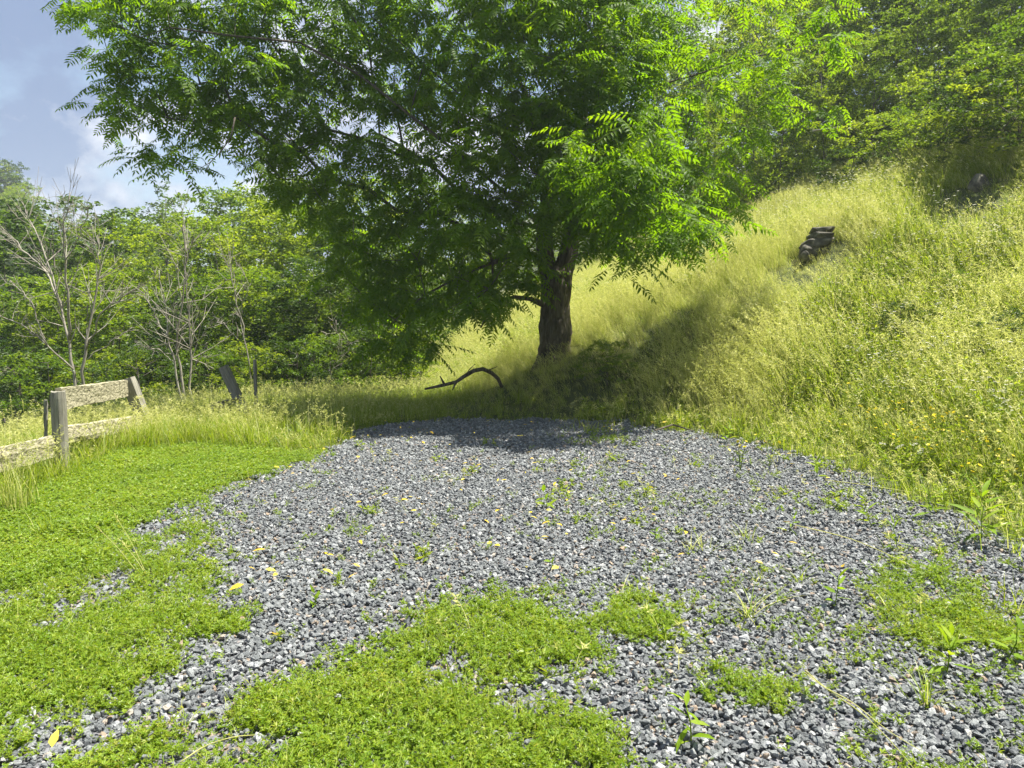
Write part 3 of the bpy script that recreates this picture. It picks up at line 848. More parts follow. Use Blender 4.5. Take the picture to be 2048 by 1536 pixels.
GL, GR = 'trees of the wood left of the walnut', 'trees of the wood on the right hillside'
LEFT = [
    # back row against the sky
    ('feathery', 335, 40, 355, 'thin grey green see-through tree standing above the left woods against the clouds', 1.0),
    ('broad', 432, 44, 378, 'small round topped tree on the skyline right of the thin grey green one', .9),
    ('light', 500, 46, 392, 'pale green tree on the skyline between two taller ones in the left woods', 1.0),
    ('light', 575, 42, 346, 'tallest pale green tree on the skyline behind the walnut branches', 1.0),
    ('broad', 650, 38, 352, 'green skyline tree half covered by the walnut crown', 1.0),
    ('broad', 290, 46, 422, 'green tree top at the dip in the skyline', 1.0),
    ('light', 740, 40, 360, 'pale tree seen through the walnut leaves at its left side', 1.0),
    ('broad', 840, 44, 360, 'tree standing right behind the drooping walnut crown', 1.0),
    ('light', 940, 46, 390, 'sunny tree behind the walnut crown left of its trunk', 1.0),
    # middle row
    ('broad', 20, 34, 412, 'full green tree behind the larger dead tree at the picture edge', 1.1),
    ('dark', 120, 33, 402, 'dark green tree behind the forked larger dead tree', 1.1),
    ('broad', 215, 34, 440, 'green tree between the two dead trees in the left woods', 1.0),
    ('light', 300, 30, 450, 'yellowish round tree just behind the pale dead saplings', 1.0),
    ('broad', 400, 32, 430, 'leafy tree behind the right stem of the dead saplings', 1.0),
    ('light', 480, 30, 420, 'light green leafy tree right of the dead saplings', 1.1),
    ('light', 560, 29, 405, 'broad sunlit yellow green tree beside the walnut crown', 1.1),
    ('broad', 640, 28, 410, 'green tree at the left edge of the walnut crown', 1.1),
    ('dark', 730, 27, 430, 'dark tree directly behind the drooping walnut branches', 1.1),
    # front row of low growth
    ('light', 20, 24, 574, 'leafy low tree left of the forked dead tree', 1.3),
    ('broad', 110, 25, 554, 'bushy tree behind the trunk of the forked dead tree', 1.3),
    ('light', 205, 24, 534, 'bright bushy tree between the dead tree and the dead saplings', 1.3),
    ('broad', 300, 24, 574, 'bushy tree behind the base of the dead saplings', 1.3),
    ('dark', 395, 23, 564, 'dark bushy tree right behind the dead saplings', 1.3),
    ('broad', 480, 23, 534, 'bushy tree behind the dark leaning post', 1.3),
    ('light', 560, 22, 519, 'sunlit bushy tree behind the thin stake', 1.3),
    ('dark', 640, 22, 514, 'dark bushy tree right of the thin stake', 1.3),
    ('dark', 720, 21, 534, 'deep shaded bush tree under the walnut crown', 1.3),
    ('dark', 800, 24, 534, 'deep shaded tree behind the lowest walnut leaves', 1.2),
]
for kind, px, Y, top, lab, wide in LEFT: plant_px(kind, px, Y, top, lab, GL, wide)
SHR = [
    (20, 20, 690, 'shrub_dark', 'green shrub behind the nearest fence post'), (95, 19.5, 700, 'shrub_dark', 'dark shrub behind the upper fence rail'),
    (200, 20, 700, 'shrub', 'light shrub at the base of the forked dead tree'), (285, 19.5, 690, 'shrub_dark', 'shrub behind the leaning fence post'),
    (420, 19, 690, 'shrub_dark', 'dark shrub right of the dead saplings'), (510, 19, 680, 'shrub', 'shrub behind the thin stake'),
    (590, 18.5, 670, 'shrub_dark', 'dark shrub right of the thin stake'), (660, 18, 660, 'shrub_dark', 'dark shrub at the left end of the walnut shade'),
    (735, 18, 650, 'shrub_dark', 'shaded shrub under the tips of the walnut branches'), (800, 18.5, 650, 'shrub', 'leafy shrub left of the fallen curved branch'),
    (850, 23, 660, 'shrub', 'pale shrub in sun above the fallen branch'), (915, 27, 640, 'shrub', 'pale shrub at the left edge of the sunny slope'),
    (960, 30, 620, 'shrub', 'bluish shrub under the low walnut branch'), (1045, 33, 610, 'shrub', 'yellow green shrub seen just left of the trunk'),
]
for px, Y, top, kind, lab in SHR: plant_px(kind, px, Y, top, lab, 'shrubs along the left woods edge', 1.0)
# the wooded hill far left
r2 = np.random.default_rng(5)
for i in range(46):
    Y = r2.uniform(62, 125); px = r2.uniform(-160, 330)
    b = on_ground(px, Y)
    plant(['broad', 'light', 'dark'][i % 3], b, r2.uniform(7, 11), 'one of the hazy trees covering the far hill at the left edge', 'tree', 'hazy trees on the far left hill', 1.15)
for i in range(40):
    Y = r2.uniform(48, 90); px = r2.uniform(230, 1250)
    b = on_ground(px, Y)
    plant(['broad', 'light'][i % 2], b, min(9, max(4, at(px, 455, Y)[2] - b[2])), 'one of the far valley trees in the gaps behind the nearer woods', 'tree', 'far valley trees behind the nearer woods', 1.2)

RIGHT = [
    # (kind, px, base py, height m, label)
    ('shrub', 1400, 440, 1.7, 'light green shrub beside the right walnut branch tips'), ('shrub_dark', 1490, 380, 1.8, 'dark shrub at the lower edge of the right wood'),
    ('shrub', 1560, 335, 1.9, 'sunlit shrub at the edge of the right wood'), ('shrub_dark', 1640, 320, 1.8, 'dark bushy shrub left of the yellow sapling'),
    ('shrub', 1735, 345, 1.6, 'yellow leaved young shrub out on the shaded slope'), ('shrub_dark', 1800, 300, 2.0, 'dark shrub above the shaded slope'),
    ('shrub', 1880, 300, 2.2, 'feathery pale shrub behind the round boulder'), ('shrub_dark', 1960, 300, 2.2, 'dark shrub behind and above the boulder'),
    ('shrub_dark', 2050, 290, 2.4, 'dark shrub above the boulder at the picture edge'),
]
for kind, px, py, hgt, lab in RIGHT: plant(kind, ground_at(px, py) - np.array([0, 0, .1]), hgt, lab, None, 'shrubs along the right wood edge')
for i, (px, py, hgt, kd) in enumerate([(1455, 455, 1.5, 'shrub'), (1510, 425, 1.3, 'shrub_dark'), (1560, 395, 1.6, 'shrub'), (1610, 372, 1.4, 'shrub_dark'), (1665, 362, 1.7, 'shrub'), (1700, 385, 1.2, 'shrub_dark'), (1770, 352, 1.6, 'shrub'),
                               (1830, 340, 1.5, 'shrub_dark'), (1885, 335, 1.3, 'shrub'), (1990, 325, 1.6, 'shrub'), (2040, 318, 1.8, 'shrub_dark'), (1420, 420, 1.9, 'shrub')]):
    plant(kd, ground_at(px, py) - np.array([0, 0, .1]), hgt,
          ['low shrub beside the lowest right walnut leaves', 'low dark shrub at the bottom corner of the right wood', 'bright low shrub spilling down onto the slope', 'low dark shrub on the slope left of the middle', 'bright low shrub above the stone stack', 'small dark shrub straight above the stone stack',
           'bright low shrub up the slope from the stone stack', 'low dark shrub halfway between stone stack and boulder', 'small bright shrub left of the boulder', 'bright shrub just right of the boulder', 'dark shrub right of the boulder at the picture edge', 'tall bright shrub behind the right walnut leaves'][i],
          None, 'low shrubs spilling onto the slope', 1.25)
RT = [('light', 1450, 24, 4.5, 'low bright tree at the left end of the right wood'), ('broad', 1545, 23, 5, 'bushy green tree over the sunlit shrub of the right wood'), ('light', 1640, 22, 4.2, 'yellow flecked bushy tree over the dark shrub of the right wood'), ('broad', 1725, 21.5, 3.8, 'bushy tree right behind the yellow young shrub'),
      ('broad', 1810, 21, 4.2, 'green bushy tree above the shaded slope'), ('broad', 1900, 20.5, 4.0, 'bushy tree behind the feathery pale shrub'), ('broad', 1990, 20, 4.2, 'green bushy tree behind the boulder shrubs'), ('light', 2090, 19.5, 4, 'bushy tree cut by the right picture edge'),
      ('light', 1330, 34, 8, 'sunny tree seen through the right walnut leaves'), ('broad', 1420, 33, 9, 'green tree behind the tips of the right walnut branches'),
      ('light', 1500, 30, 8.5, 'bright tree just beyond the right end of the walnut crown'), ('light', 1590, 28, 7, 'leafy tree over the bent dead limb in the right wood'),
      ('light', 1680, 27, 8, 'yellowish tree in the middle of the right wood'), ('broad', 1760, 26, 8.5, 'leafy tree above the yellow young shrub'),
      ('broad', 1850, 25, 7, 'leafy tree with thin trunks in the right wood'), ('broad', 1940, 24, 8.5, 'tall leafy tree above the boulder'),
      ('broad', 2040, 23, 7, 'leafy tree at the top right corner'), ('broad', 2140, 22, 6, 'leafy tree whose branches enter at the right edge'),
      ('broad', 1620, 38, 11, 'tall tree in the second row over the right wood gap'), ('light', 1740, 36, 11, 'tall pale tree in the second row of the right wood'),
      ('broad', 1860, 34, 11, 'tall green tree in the second row of the right wood'), ('light', 1980, 33, 11, 'tall pale tree high in the top right'),
      ('broad', 2100, 31, 11, 'tall tree behind the right edge of the picture'), ('broad', 1480, 42, 10, 'far tree high on the hill behind the bright tree'),
      ('light', 1370, 45, 9, 'far pale tree on the hill behind the walnut'), ('broad', 1270, 46, 8, 'far tree on the hill directly behind the walnut stem'),
      ('light', 1190, 44, 7, 'far low tree just right of the walnut trunk line'), ('dark', 1560, 46, 11, 'far leafy tree high behind the right wood')]
for kind, px, Y, hgt, lab in RT: plant(kind, on_ground(px, Y) - np.array([0, 0, .15]), hgt, lab, None, GR, 1.0)

for px, py, h_, kd, lab in [(1215, 770, .75, 'shrub_dark', 'dark weedy bush in the shade right of the walnut trunk'), (1800, 690, .6, 'shrub_dark', 'dark green bramble in the hollow on the slope'), (1850, 660, .5, 'shrub', 'small bramble above the hollow on the slope'),
                          (1900, 610, .5, 'shrub_dark', 'dark bramble high on the slope towards the right edge'), (1375, 590, .45, 'shrub', 'low pale bush on the sunny slope below the right walnut leaves'), (2030, 740, .7, 'shrub_dark', 'dark bramble at the right picture edge above the flowers'), (1690, 760, .4, 'shrub', 'low bramble in the middle of the near slope')]:
    plant(kd, ground_at(px, py), h_, lab, None, 'brambles on the grassy slope', 1.2)
# ---- the walnut tree
TY = 15.0
wb = on_ground(1112, TY)
walnut = empty('walnut_tree', wb)
tag(walnut, 'large walnut tree with forked dark trunk and spreading compound leaves at the gravel edge', 'tree')
def W(px, py, Y=TY): return at(px, py, Y) - wb
# trunk with furrowed bark
mb = MB()
ns, nr = 56, 44
tr_pts = [(1110, 742), (1110, 712), (1110, 690), (1111, 665), (1109, 630), (1110, 600), (1112, 570), (1116, 545), (1118, 525)]
tr_r = [0.47, 0.35, 0.325, 0.335, 0.29, 0.285, 0.30, 0.27, 0.17]
C0 = np.array([W(*q) for q in tr_pts])
zi = np.linspace(0, len(tr_pts) - 1, nr)
CC = np.stack([np.interp(zi, range(len(tr_pts)), C0[:, k]) for k in range(3)], 1)
RR = np.interp(zi, range(len(tr_pts)), tr_r)
ang = np.linspace(0, 2 * math.pi, ns, endpoint=False)
V = []
for i in range(nr):
    fur = np.abs(vnoise(ang * 7 / 6.2832 * 3 + 0.6 * math.sin(i * .4), np.full(ns, i * 0.22), 3) - .5) * 0.10
    lump = (vnoise(np.cos(ang) * 1.6 + 5, np.sin(ang) * 1.6 + i * .16, 9) - .5) * 0.16
    flare = 0.13 * np.cos(ang * 5 + 1) * max(0, 1 - i / 8)
    r = RR[i] * (1 + lump + flare) + fur - 0.02
    V.append(CC[i] + np.stack([np.cos(ang) * r, np.sin(ang) * r * .92, 0 * ang], 1))
F = [(i * ns + j, i * ns + (j + 1) % ns, (i + 1) * ns + (j + 1) % ns, (i + 1) * ns + j) for i in range(nr - 1) for j in range(ns)]
F.append(tuple((nr - 1) * ns + j for j in range(ns)))
mb.add(np.concatenate(V), F)
link('trunk', mb.mesh('walnut_trunk', [M['bark']], True), walnut)
# limbs seen in the photo
limbs = [
    ([W(1112, 600), W(1114, 560)], None),
    ([W(1114, 560), W(1098, 520), W(1092, 460, 15.1), W(1098, 380, 15.2), (W(1085, 290, 15.1)), W(1050, 190, 14.8), W(1010, 90, 14.5), W(985, -40, 14.4)], 1),
    ([W(1114, 560), W(1134, 515), W(1146, 440, 15.1), W(1155, 350, 15.2), W(1163, 220, 15.3), W(1166, 100, 15.3), W(1170, -60, 15.2), W(1150, -200, 15.2)], 1),
    ([W(1098, 520), W(1050, 505, 14.6), W(985, 525, 14.0), W(915, 555, 13.5), W(850, 590, 13.2)], 1),
    ([W(1092, 460, 15.1), W(1010, 385, 14.0), W(920, 310, 13.2), W(820, 230, 12.6), W(720, 150, 13.0), W(600, 85, 12.8), W(470, 72, 12.6), W(340, 55, 12.4)], 1),
    ([W(1098, 380, 15.2), W(980, 240, 14.4), W(850, 130, 13.6), W(740, 30, 13.0), W(640, -80, 12.5)], 1),
    ([W(1155, 350, 15.2), W(1230, 260, 14.6), W(1300, 175, 14.2), W(1335, 90, 14.0), W(1352, -30, 13.8)], 1),
    ([W(1146, 440, 15.1), W(1175, 405, 13.4), W(1215, 385, 11.8), W(1270, 385, 11.0), W(1360, 420, 11.2)], 1),
    ([W(1300, 175, 14.2), W(1390, 150, 13.6), W(1480, 120, 13.2), W(1570, 100, 12.9)], 1),
    ([W(1146, 440, 15.1), W(1180, 380, 16.5), W(1240, 320, 17.8)], 1),
    ([W(1098, 380, 15.2), W(1030, 330, 16.8), W(940, 290, 18.2)], 1),
    ([W(850, 590, 13.2), W(790, 640, 13.0)], 1),
]
CROWN = np.array([(160, -420), (185, 50), (222, 130), (215, 205), (275, 225), (325, 305), (365, 305), (420, 255), (500, 240), (525, 345), (570, 375), (645, 420), (680, 520), (690, 605),
                  (760, 690), (830, 675), (880, 630), (960, 610), (1010, 590), (1060, 560), (1110, 450), (1170, 470), (1230, 520), (1300, 500), (1400, 480), (1470, 480), (1450, 420), (1440, 350), (1500, 320), (1610, 240), (1650, 170), (1690, 90), (1660, -40), (1560, -420)], float)
tips = []
r3 = np.random.default_rng(11)
tries = 0
while len(tips) < 760 and tries < 32000:
    tries += 1
    px, py = r3.uniform(160, 1690), r3.uniform(-400, 745)
    if not in_poly(np.array([px]), np.array([py]), CROWN)[0]: continue
    if px < 640 and 0 < py and r3.random() < 0.45: continue
    if py < 0 and (r3.random() < 0.45 or px > 1330): continue
    if 680 < px < 1060 and r3.random() < 0.25: continue
    if 1050 < px < 1185 and 370 < py < 530 and r3.random() < 0.8: continue
    if px > 1300 and r3.random() < np.interp(px, [1300, 1450, 1690], [.5, .82, .8]): continue
    front = np.interp(px, [130, 500, 800, 920, 1180, 1290, 1690], [12.2, 12.6, 12.8, 11.6, 11.4, 11.8, 12.4])
    back = np.interp(px, [130, 500, 800, 1100, 1400, 1690], [13.6, 14.8, 15.4, 15.4, 13.9, 13.6])
    if py < 0: front, back = front + 0.8, back - 0.8
    Y = r3.uniform(front, max(front + .4, back))
    q = W(px, py, Y)
    sep_ = float(np.interp(px, [160, 600, 700, 1000, 1120, 1280, 1380, 1690], [.54, .54, .60, .58, .50, .52, .78, .74]))
    if all(np.linalg.norm(q - m_) > sep_ for m_ in tips): tips.append(q)
for px, py, Y in [(1200, 320, 10.4), (1240, 345, 10.2), (1290, 330, 10.5), (1225, 395, 10.3), (1275, 400, 10.4), (1330, 420, 10.6), (1200, 370, 10.8), (1240, 430, 10.6),
                  (1300, 440, 10.8), (1380, 430, 11.2), (1420, 450, 11.6), (1350, 455, 11.2), (1165, 330, 10.6), (1310, 290, 10.6), (1260, 250, 10.8), (1170, 290, 10.8)]:
    tips.append(W(px, py, Y))
tips = np.array(tips)
nodes, par, tn = connect(limbs, tips, detour=0.12, jit=0.05)
mb = MB()
branch_mesh(mb, nodes, par, 0.0075, 2.25, 0.20, sides=8)
tube(mb, [W(470, 235, 11), W(462, 275, 11), W(440, 305, 11), W(420, 325, 11), W(412, 345, 11)], [.012, .01, .008, .006, .004], 5)
tube(mb, [W(420, 325, 11), W(398, 338, 11)], [.006, .003], 4)
tube(mb, [W(1085, 608, 14.7), W(1060, 598, 14.5), W(1030, 594, 14.3), W(1000, 600, 14.1), W(978, 622, 14.0), (W(962, 655, 13.9))], [.07, .045, .036, .032, .026, .015], 7)
tube(mb, [W(1108, 590), W(1100, 550), W(1090, 515), W(1089, 460, 15.1), W(1097, 380, 15.2), W(1085, 290, 15.1), W(1050, 190, 14.8)], [.22, .21, .185, .165, .14, .11, .07], 10)
tube(mb, [W(1116, 590), W(1124, 550), W(1137, 505), W(1147, 440, 15.1), W(1156, 350, 15.2), W(1163, 220, 15.3), W(1166, 100, 15.3)], [.22, .21, .19, .17, .15, .12, .08], 10)
link('branches', mb.mesh('walnut_branches', [M['bark']], True), walnut)
# compound leaves
def compound(i):
    mb = MB()
    r = np.random.default_rng(300 + i)
    npair = int(r.integers(7, 9))
    droop = r.uniform(.15, .5)
    X = lambda t: np.array([t, 0.06 * math.sin(t * 2 + i), -droop * t * t * .55])
    tube(mb, [X(t) for t in np.linspace(0, .97, 6)], [.008, .007, .006, .005, .004, .003], 3, 0, .75, cap=False)
    P, D, N, L = [], [], [], []
    for k in range(npair):
        t = .16 + .78 * k / (npair - 1)
        l_ = .235 * (0.68 + .42 * math.sin(math.pi * min(1, (k + 1.2) / (npair + .6))))
        for s in (-1, 1):
            P.append(X(min(.97, t + r.uniform(-.015, .015))))
            a = math.radians(r.uniform(52, 70))
            D.append([math.cos(a), s * math.sin(a), -r.uniform(.12, .55)])
            N.append([r.normal(0, .15), -s * .25 + r.normal(0, .15), 1]); L.append(l_ * r.uniform(.88, 1.1))
    P.append(X(.97)); D.append([1, 0.1, -.5]); N.append([.3, 0, 1]); L.append(.19)
    L = np.array(L)
    leaf_cards(mb, np.array(P), np.array(D), np.array(N), L, L * .31, 0, np.clip(r.normal(.5, .12, len(P)), 0, 1), .10, six=True)
    return mb.mesh('leaf', [M['walnut']])
LEAVES = [compound(i) for i in range(7)]
LP, LR, LS = [], [], []
for ti, c in enumerate(tips):
    par_dir = nodes[tn[ti]] - nodes[par[tn[ti]]]
    k = int(r3.integers(13, 21))
    ntw = 4
    for tw in range(ntw):
        d = par_dir / (np.linalg.norm(par_dir) + 1e-6) * .5 + r3.normal(0, .75, 3) * [1, 1, .55]
        d /= np.linalg.norm(d)
        ln = r3.uniform(.3, .62)
        for j in range(k // ntw + 1):
            f = (j + 1) / (k // ntw + 1)
            q = c + d * ln * f + r3.normal(0, .04, 3)
            yaw = math.atan2(d[1], d[0]) + (j * 2.4) + r3.normal(0, .3)
            LP.append(q); LR.append((r3.normal(0, .3), r3.uniform(-.1, .75), yaw)); LS.append(r3.uniform(.36, .60))
LP, LR, LS = np.array(LP), np.array(LR), np.array(LS)
PX, PY, DD = proj(LP + wb)
ok = (PX > 0) & (PX < 2048) & (PY > 0) & (PY < 1536)
score = np.where(ok, LS / DD * (1 + 0.7 * (PX > 1180) * (PY > 250)), 0)
big = np.argsort(-score)[:300]
rest = np.ones(len(LP), bool); rest[big] = False
tag(scatter('crown', LP[rest], LR[rest], LS[rest], LEAVES, walnut), kind='stuff')
for i in big: link('leaf', LEAVES[i % 7], walnut, LP[i], tuple(LR[i]), float(LS[i]))

# ---- dead trees
def dead_tree(name, base, stems, Y, r0, label, side=9, group=None):
    root = empty(name, base)
    tag(root, label, 'dead tree', group)
    mb = MB(); mt = MB()
    for st in stems:
        q = np.array([at(px, py, Y + dy) - base for px, py, dy in st])
        # smooth the stem
        t = np.linspace(0, len(q) - 1, 14)
        c = np.stack([np.interp(t, range(len(q)), q[:, k]) for k in range(3)], 1)
        c[1:-1] += rng.normal(0, .018, (12, 3))
        L = np.linalg.norm(np.diff(c, axis=0), axis=1).sum()
        r = np.linspace(r0 * min(1, L / 4), .007, 14)
        tube(mb, c, r, 6)
        for s in range(int(side * 2.2 * L / 3)):
            i = int(rng.integers(4, 13))
            T = c[min(13, i + 1)] - c[i - 1]; T /= np.linalg.norm(T)
            d = T * .8 + rng.normal(0, .55, 3) + [0, 0, .25]; d /= np.linalg.norm(d)
            l_ = rng.uniform(.25, 1.0) * min(1.2, L / 3)
            p1 = c[i] + d * l_ * .5 + rng.normal(0, .03, 3); p2 = c[i] + d * l_ + [0, 0, .12 * l_] + rng.normal(0, .05, 3)
            tube(mt, [c[i], p1, p2], [r[i] * .4 + .003, r[i] * .2 + .003, .004], 4, cap=False)
            for w in range(2):
                d2 = d + rng.normal(0, .5, 3); d2 /= np.linalg.norm(d2)
                tube(mt, [p1, p1 + d2 * l_ * .4], [.005, .004], 3, cap=False)
    link('stem', mb.mesh('dead_stem', [M['deadwood']], True), root)
    link('twigs', mt.mesh('dead_twigs', [M['deadwood']], True), root)
    return root
DY = 17.0
dead_tree('dead_tree', on_ground(152, DY) - np.array([0, 0, .1]), [
    [(152, 810, 0), (148, 740, 0), (138, 680, 0), (118, 600, .2), (98, 530, .3), (70, 460, .4), (50, 420, .5)],
    [(138, 680, 0), (136, 600, -.2), (130, 530, -.3), (128, 450, -.4), (140, 385, -.5)],
    [(118, 600, .2), (90, 540, .6), (50, 500, .9), (20, 470, 1)],
    [(165, 810, .1), (172, 700, .1), (185, 620, .2), (200, 540, .3), (195, 470, .3)],
    [(172, 700, .1), (205, 620, -.3), (250, 590, -.4), (290, 570, -.4)],
    [(175, 720, .1), (225, 680, .3), (265, 655, .4)],
    [(148, 740, 0), (95, 690, -.4), (45, 650, -.6), (-10, 625, -.7)],
    [(95, 690, -.4), (60, 600, -.5), (20, 560, -.5)],
    [(130, 530, -.3), (160, 470, -.4), (180, 410, -.5)],
], DY, 0.038, 'larger pale dead tree with bare forking limbs behind the left fence')
dead_tree('dead_tree', on_ground(362, 16.0) - np.array([0, 0, .1]), [
    [(366, 830, 0), (350, 740, 0), (338, 680, 0), (330, 610, .1), (318, 540, .2)],
    [(372, 830, .2), (362, 740, .2), (352, 690, .2), (364, 610, .1), (374, 520, .1), (366, 450, .1)],
    [(384, 830, -.2), (381, 740, -.2), (380, 660, -.2), (372, 570, -.2), (372, 490, -.2)],
    [(338, 680, 0), (310, 630, .2), (285, 575, .2)],
    [(381, 700, -.2), (410, 660, -.3), (440, 645, -.3)],
    [(350, 730, 0), (320, 700, .1), (275, 690, .1)],
    [(381, 750, -.2), (400, 710, -.3), (414, 685, -.3)],
], 16.0, 0.029, 'slender clump of pale dead saplings right of the leaning fence post', 8)
dead_tree('dead_tree', on_ground(500, 19.0), [
    [(505, 790, 0), (492, 690, 0), (478, 620, 0), (465, 560, 0), (455, 520, 0)],
    [(478, 620, 0), (500, 580, 0), (480, 530, 0)], [(492, 690, 0), (455, 655, 0), (430, 635, 0)],
], 18.2, 0.02, 'thin dead sapling with few bare twigs left of the dark stake', 8)
dead_tree('dead_tree', on_ground(665, 17.5), [
    [(650, 790, 0), (668, 730, 0), (680, 690, 0), (672, 640, 0)], [(668, 730, 0), (700, 700, 0), (690, 670, 0)],
], 17.2, 0.02, 'small white dead twigs showing against the dark shade left of the walnut', 8)

# ------------------------------------------------------------------ fence
def box_beam(mb, a, b, w, h, up=(0, 0, 1), n=14, wob=0.01, mi=0, taper=1.0):
    """a rough sawn beam from a to b, its edges uneven"""
    a, b = np.asarray(a, float), np.asarray(b, float)
    T = b - a; T /= np.linalg.norm(T); up = np.asarray(up, float)
    sd = np.cross(T, up); sd /= np.linalg.norm(sd); u2 = np.cross(sd, T)
    V, F = [], []
    ring = [(-.5, -.5), (-.5, -.15), (-.5, .2), (-.5, .5), (0, .52), (.5, .5), (.5, .15), (.5, -.2), (.5, -.5), (0, -.52)]
    k = len(ring)
    off = rng.normal(0, wob * .6, (k, 2))
    for i in range(n):
        f = i / (n - 1); s = 1 + (taper - 1) * f
        for j, (x, y) in enumerate(ring):
            V.append(a + (b - a) * f + sd * (x * w * s + off[j, 0] + rng.normal(0, wob * .5)) + u2 * (y * h * s + off[j, 1] + rng.normal(0, wob * .5)))
    for i in range(n - 1):
        for j in range(k):
            F.append((i * k + j, i * k + (j + 1) % k, (i + 1) * k + (j + 1) % k, (i + 1) * k + j))
    F.append(tuple(range(k))[::-1]); F.append(tuple((n - 1) * k + j for j in range(k)))
    mb.add(np.array(V), F, mi)
def post_mesh(top, r=.075, sq=False, name='post', mat='post', tilt=(0, 0, 0)):
    mb = MB()
    k = 12 if not sq else 16
    ang = np.linspace(0, 2 * math.pi, k, endpoint=False)
    prof = 1.0 if not sq else 1 / np.maximum(np.abs(np.cos(ang)), np.abs(np.sin(ang))) ** .8
    V, F = [], []
    n = 14
    for i in range(n):
        f = i / (n - 1)
        rr = r * prof * (1 + rng.normal(0, .012, k)) * (1.04 - .06 * f)
        if i == n - 1: rr = rr * .93
        V.append(np.stack([np.cos(ang) * rr, np.sin(ang) * rr, np.full(k, -.3 + (top + .3) * f) + (rng.normal(0, .006, k) if i == n - 1 else 0)], 1))
    for i in range(n - 1):
        for j in range(k): F.append((i * k + j, i * k + (j + 1) % k, (i + 1) * k + (j + 1) % k, (i + 1) * k + j))
    F.append(tuple((n - 1) * k + j for j in range(k)))
    mb.add(np.concatenate(V), F)
    return mb.mesh(name, [M[mat]])
FY1, FY2, FY3 = 8.3, 11.2, 13.6
p1, p2 = on_ground(112, FY1), on_ground(285, FY2)
p1[2], p2[2] = 0, at(285, 850, FY2)[2]
fence = empty('wooden_fence', p1)
tag(fence, 'broken weathered split rail fence with lichen crusted rails on the left bank', 'fence')
t1 = at(111, 783, FY1)[2]
link('post', post_mesh(t1 - p1[2], .078), fence, (0, 0, 0))
tp2 = at(256, 757, FY2)
d2 = tp2 - p2
L2 = np.linalg.norm(d2)
q = Vector(d2).to_track_quat('Z', 'Y').to_euler()
o = link('post', post_mesh(L2, .085, True), fence, p2 - p1, q)
o['label'] = 'fence post leaning to the left'
mb = MB(); box_beam(mb, at(118, 799, FY1 + .02) - p1, at(252, 777, FY2 - .1) - p1, .06, .235, wob=.008)
link('rail', mb.mesh('rail', [M['rail']]), fence)
mb = MB(); box_beam(mb, at(-160, 962, 6.2) - p1, at(102, 893, FY1 - .12) - p1, .06, .22, wob=.009)
link('rail', mb.mesh('rail', [M['rail']]), fence)
mb = MB(); box_beam(mb, at(124, 872, FY1 + .1) - p1, at(292, 842, FY2 + .15) - p1, .06, .20, wob=.009)
link('rail', mb.mesh('rail', [M['rail']]), fence)
mb = MB(); box_beam(mb, at(92, 905, 8.45) - p1, at(92, 800, 8.45) - p1, .03, .035, up=(0, 1, 0), wob=.006)
link('brace', mb.mesh('brace', [M['post']]), fence)
p3 = on_ground(480, FY3); p3[2] = at(484, 812, FY3)[2]
tp3 = at(447, 733, FY3); d3 = tp3 - p3
o = link('leaning_post', post_mesh(np.linalg.norm(d3), .08, True, mat='post'), None, p3, Vector(d3).to_track_quat('Z', 'Y').to_euler())
tag(o, 'dark grey post leaning left beyond the end of the fence', 'post')
p4 = at(512, 800, 14.0)
o = link('stake', post_mesh(at(514, 719, 14.0)[2] - p4[2], .034), None, p4)
tag(o, 'thin upright brown stake right of the dark leaning post', 'stake')
mb = MB(); a_ = at(425, 812, 12.6); box_beam(mb, np.zeros(3), at(476, 801, 13.3) - a_, .05, .10, wob=.01)
o = link('fallen_rail', mb.mesh('fallen_rail', [M['rail']]), None, a_)
tag(o, 'pale rail lying in the grass at the foot of the dark post', 'rail')

# ------------------------------------------------------------------ rocks
def rock_mesh(i, dims, k=26, mat='rock'):
    bm = bmesh.new()
    r = np.random.default_rng(700 + i)
    v = r.normal(size=(k, 3)); v /= np.linalg.norm(v, axis=1)[:, None]
    v = np.sign(v) * np.abs(v) ** .75 * np.array(dims) * .5 * r.uniform(.86, 1.08, (k, 1))
    for q in v: bm.verts.new(q)
    bmesh.ops.convex_hull(bm, input=bm.verts)
    for q in [q for q in bm.verts if not q.link_faces]: bm.verts.remove(q)
    bmesh.ops.bevel(bm, geom=list(bm.edges), offset=min(dims) * .05, segments=1, affect='EDGES')
    bmesh.ops.recalc_face_normals(bm, faces=bm.faces)
    me = bpy.data.meshes.new('rock'); bm.to_mesh(me); bm.free(); me.materials.append(M[mat])
    return me
g0 = ground_at(1632, 512)
pile = empty('stone_pile', g0)
tag(pile, 'small stack of flat grey field stones out on the grassy hillside', 'stone pile')
Yp = g0[1]
for i, (px, py, w, h, dy) in enumerate([(1618, 503, 42, 24, 0), (1652, 500, 36, 22, .1), (1633, 487, 62, 18, .05), (1640, 474, 56, 16, .1), (1644, 461, 44, 15, .1), (1610, 512, 26, 14, -.15)]):
    c = at(px, py, Yp + dy) - g0; s = Yp / FPX
    link('stone', rock_mesh(i, (w * s * 1.2, w * s * .9, h * s * 1.35)), pile, c, (rng.normal(0, .1), rng.normal(0, .1), rng.uniform(0, 3)))
g1 = ground_at(1955, 376)
s = g1[1] / FPX
o = link('boulder', rock_mesh(20, (44 * s, 36 * s, 62 * s), 34), None, at(1957, 378, g1[1]), (0.1, .05, .4))
tag(o, 'rounded brownish boulder standing at the top of the meadow on the right', 'boulder')

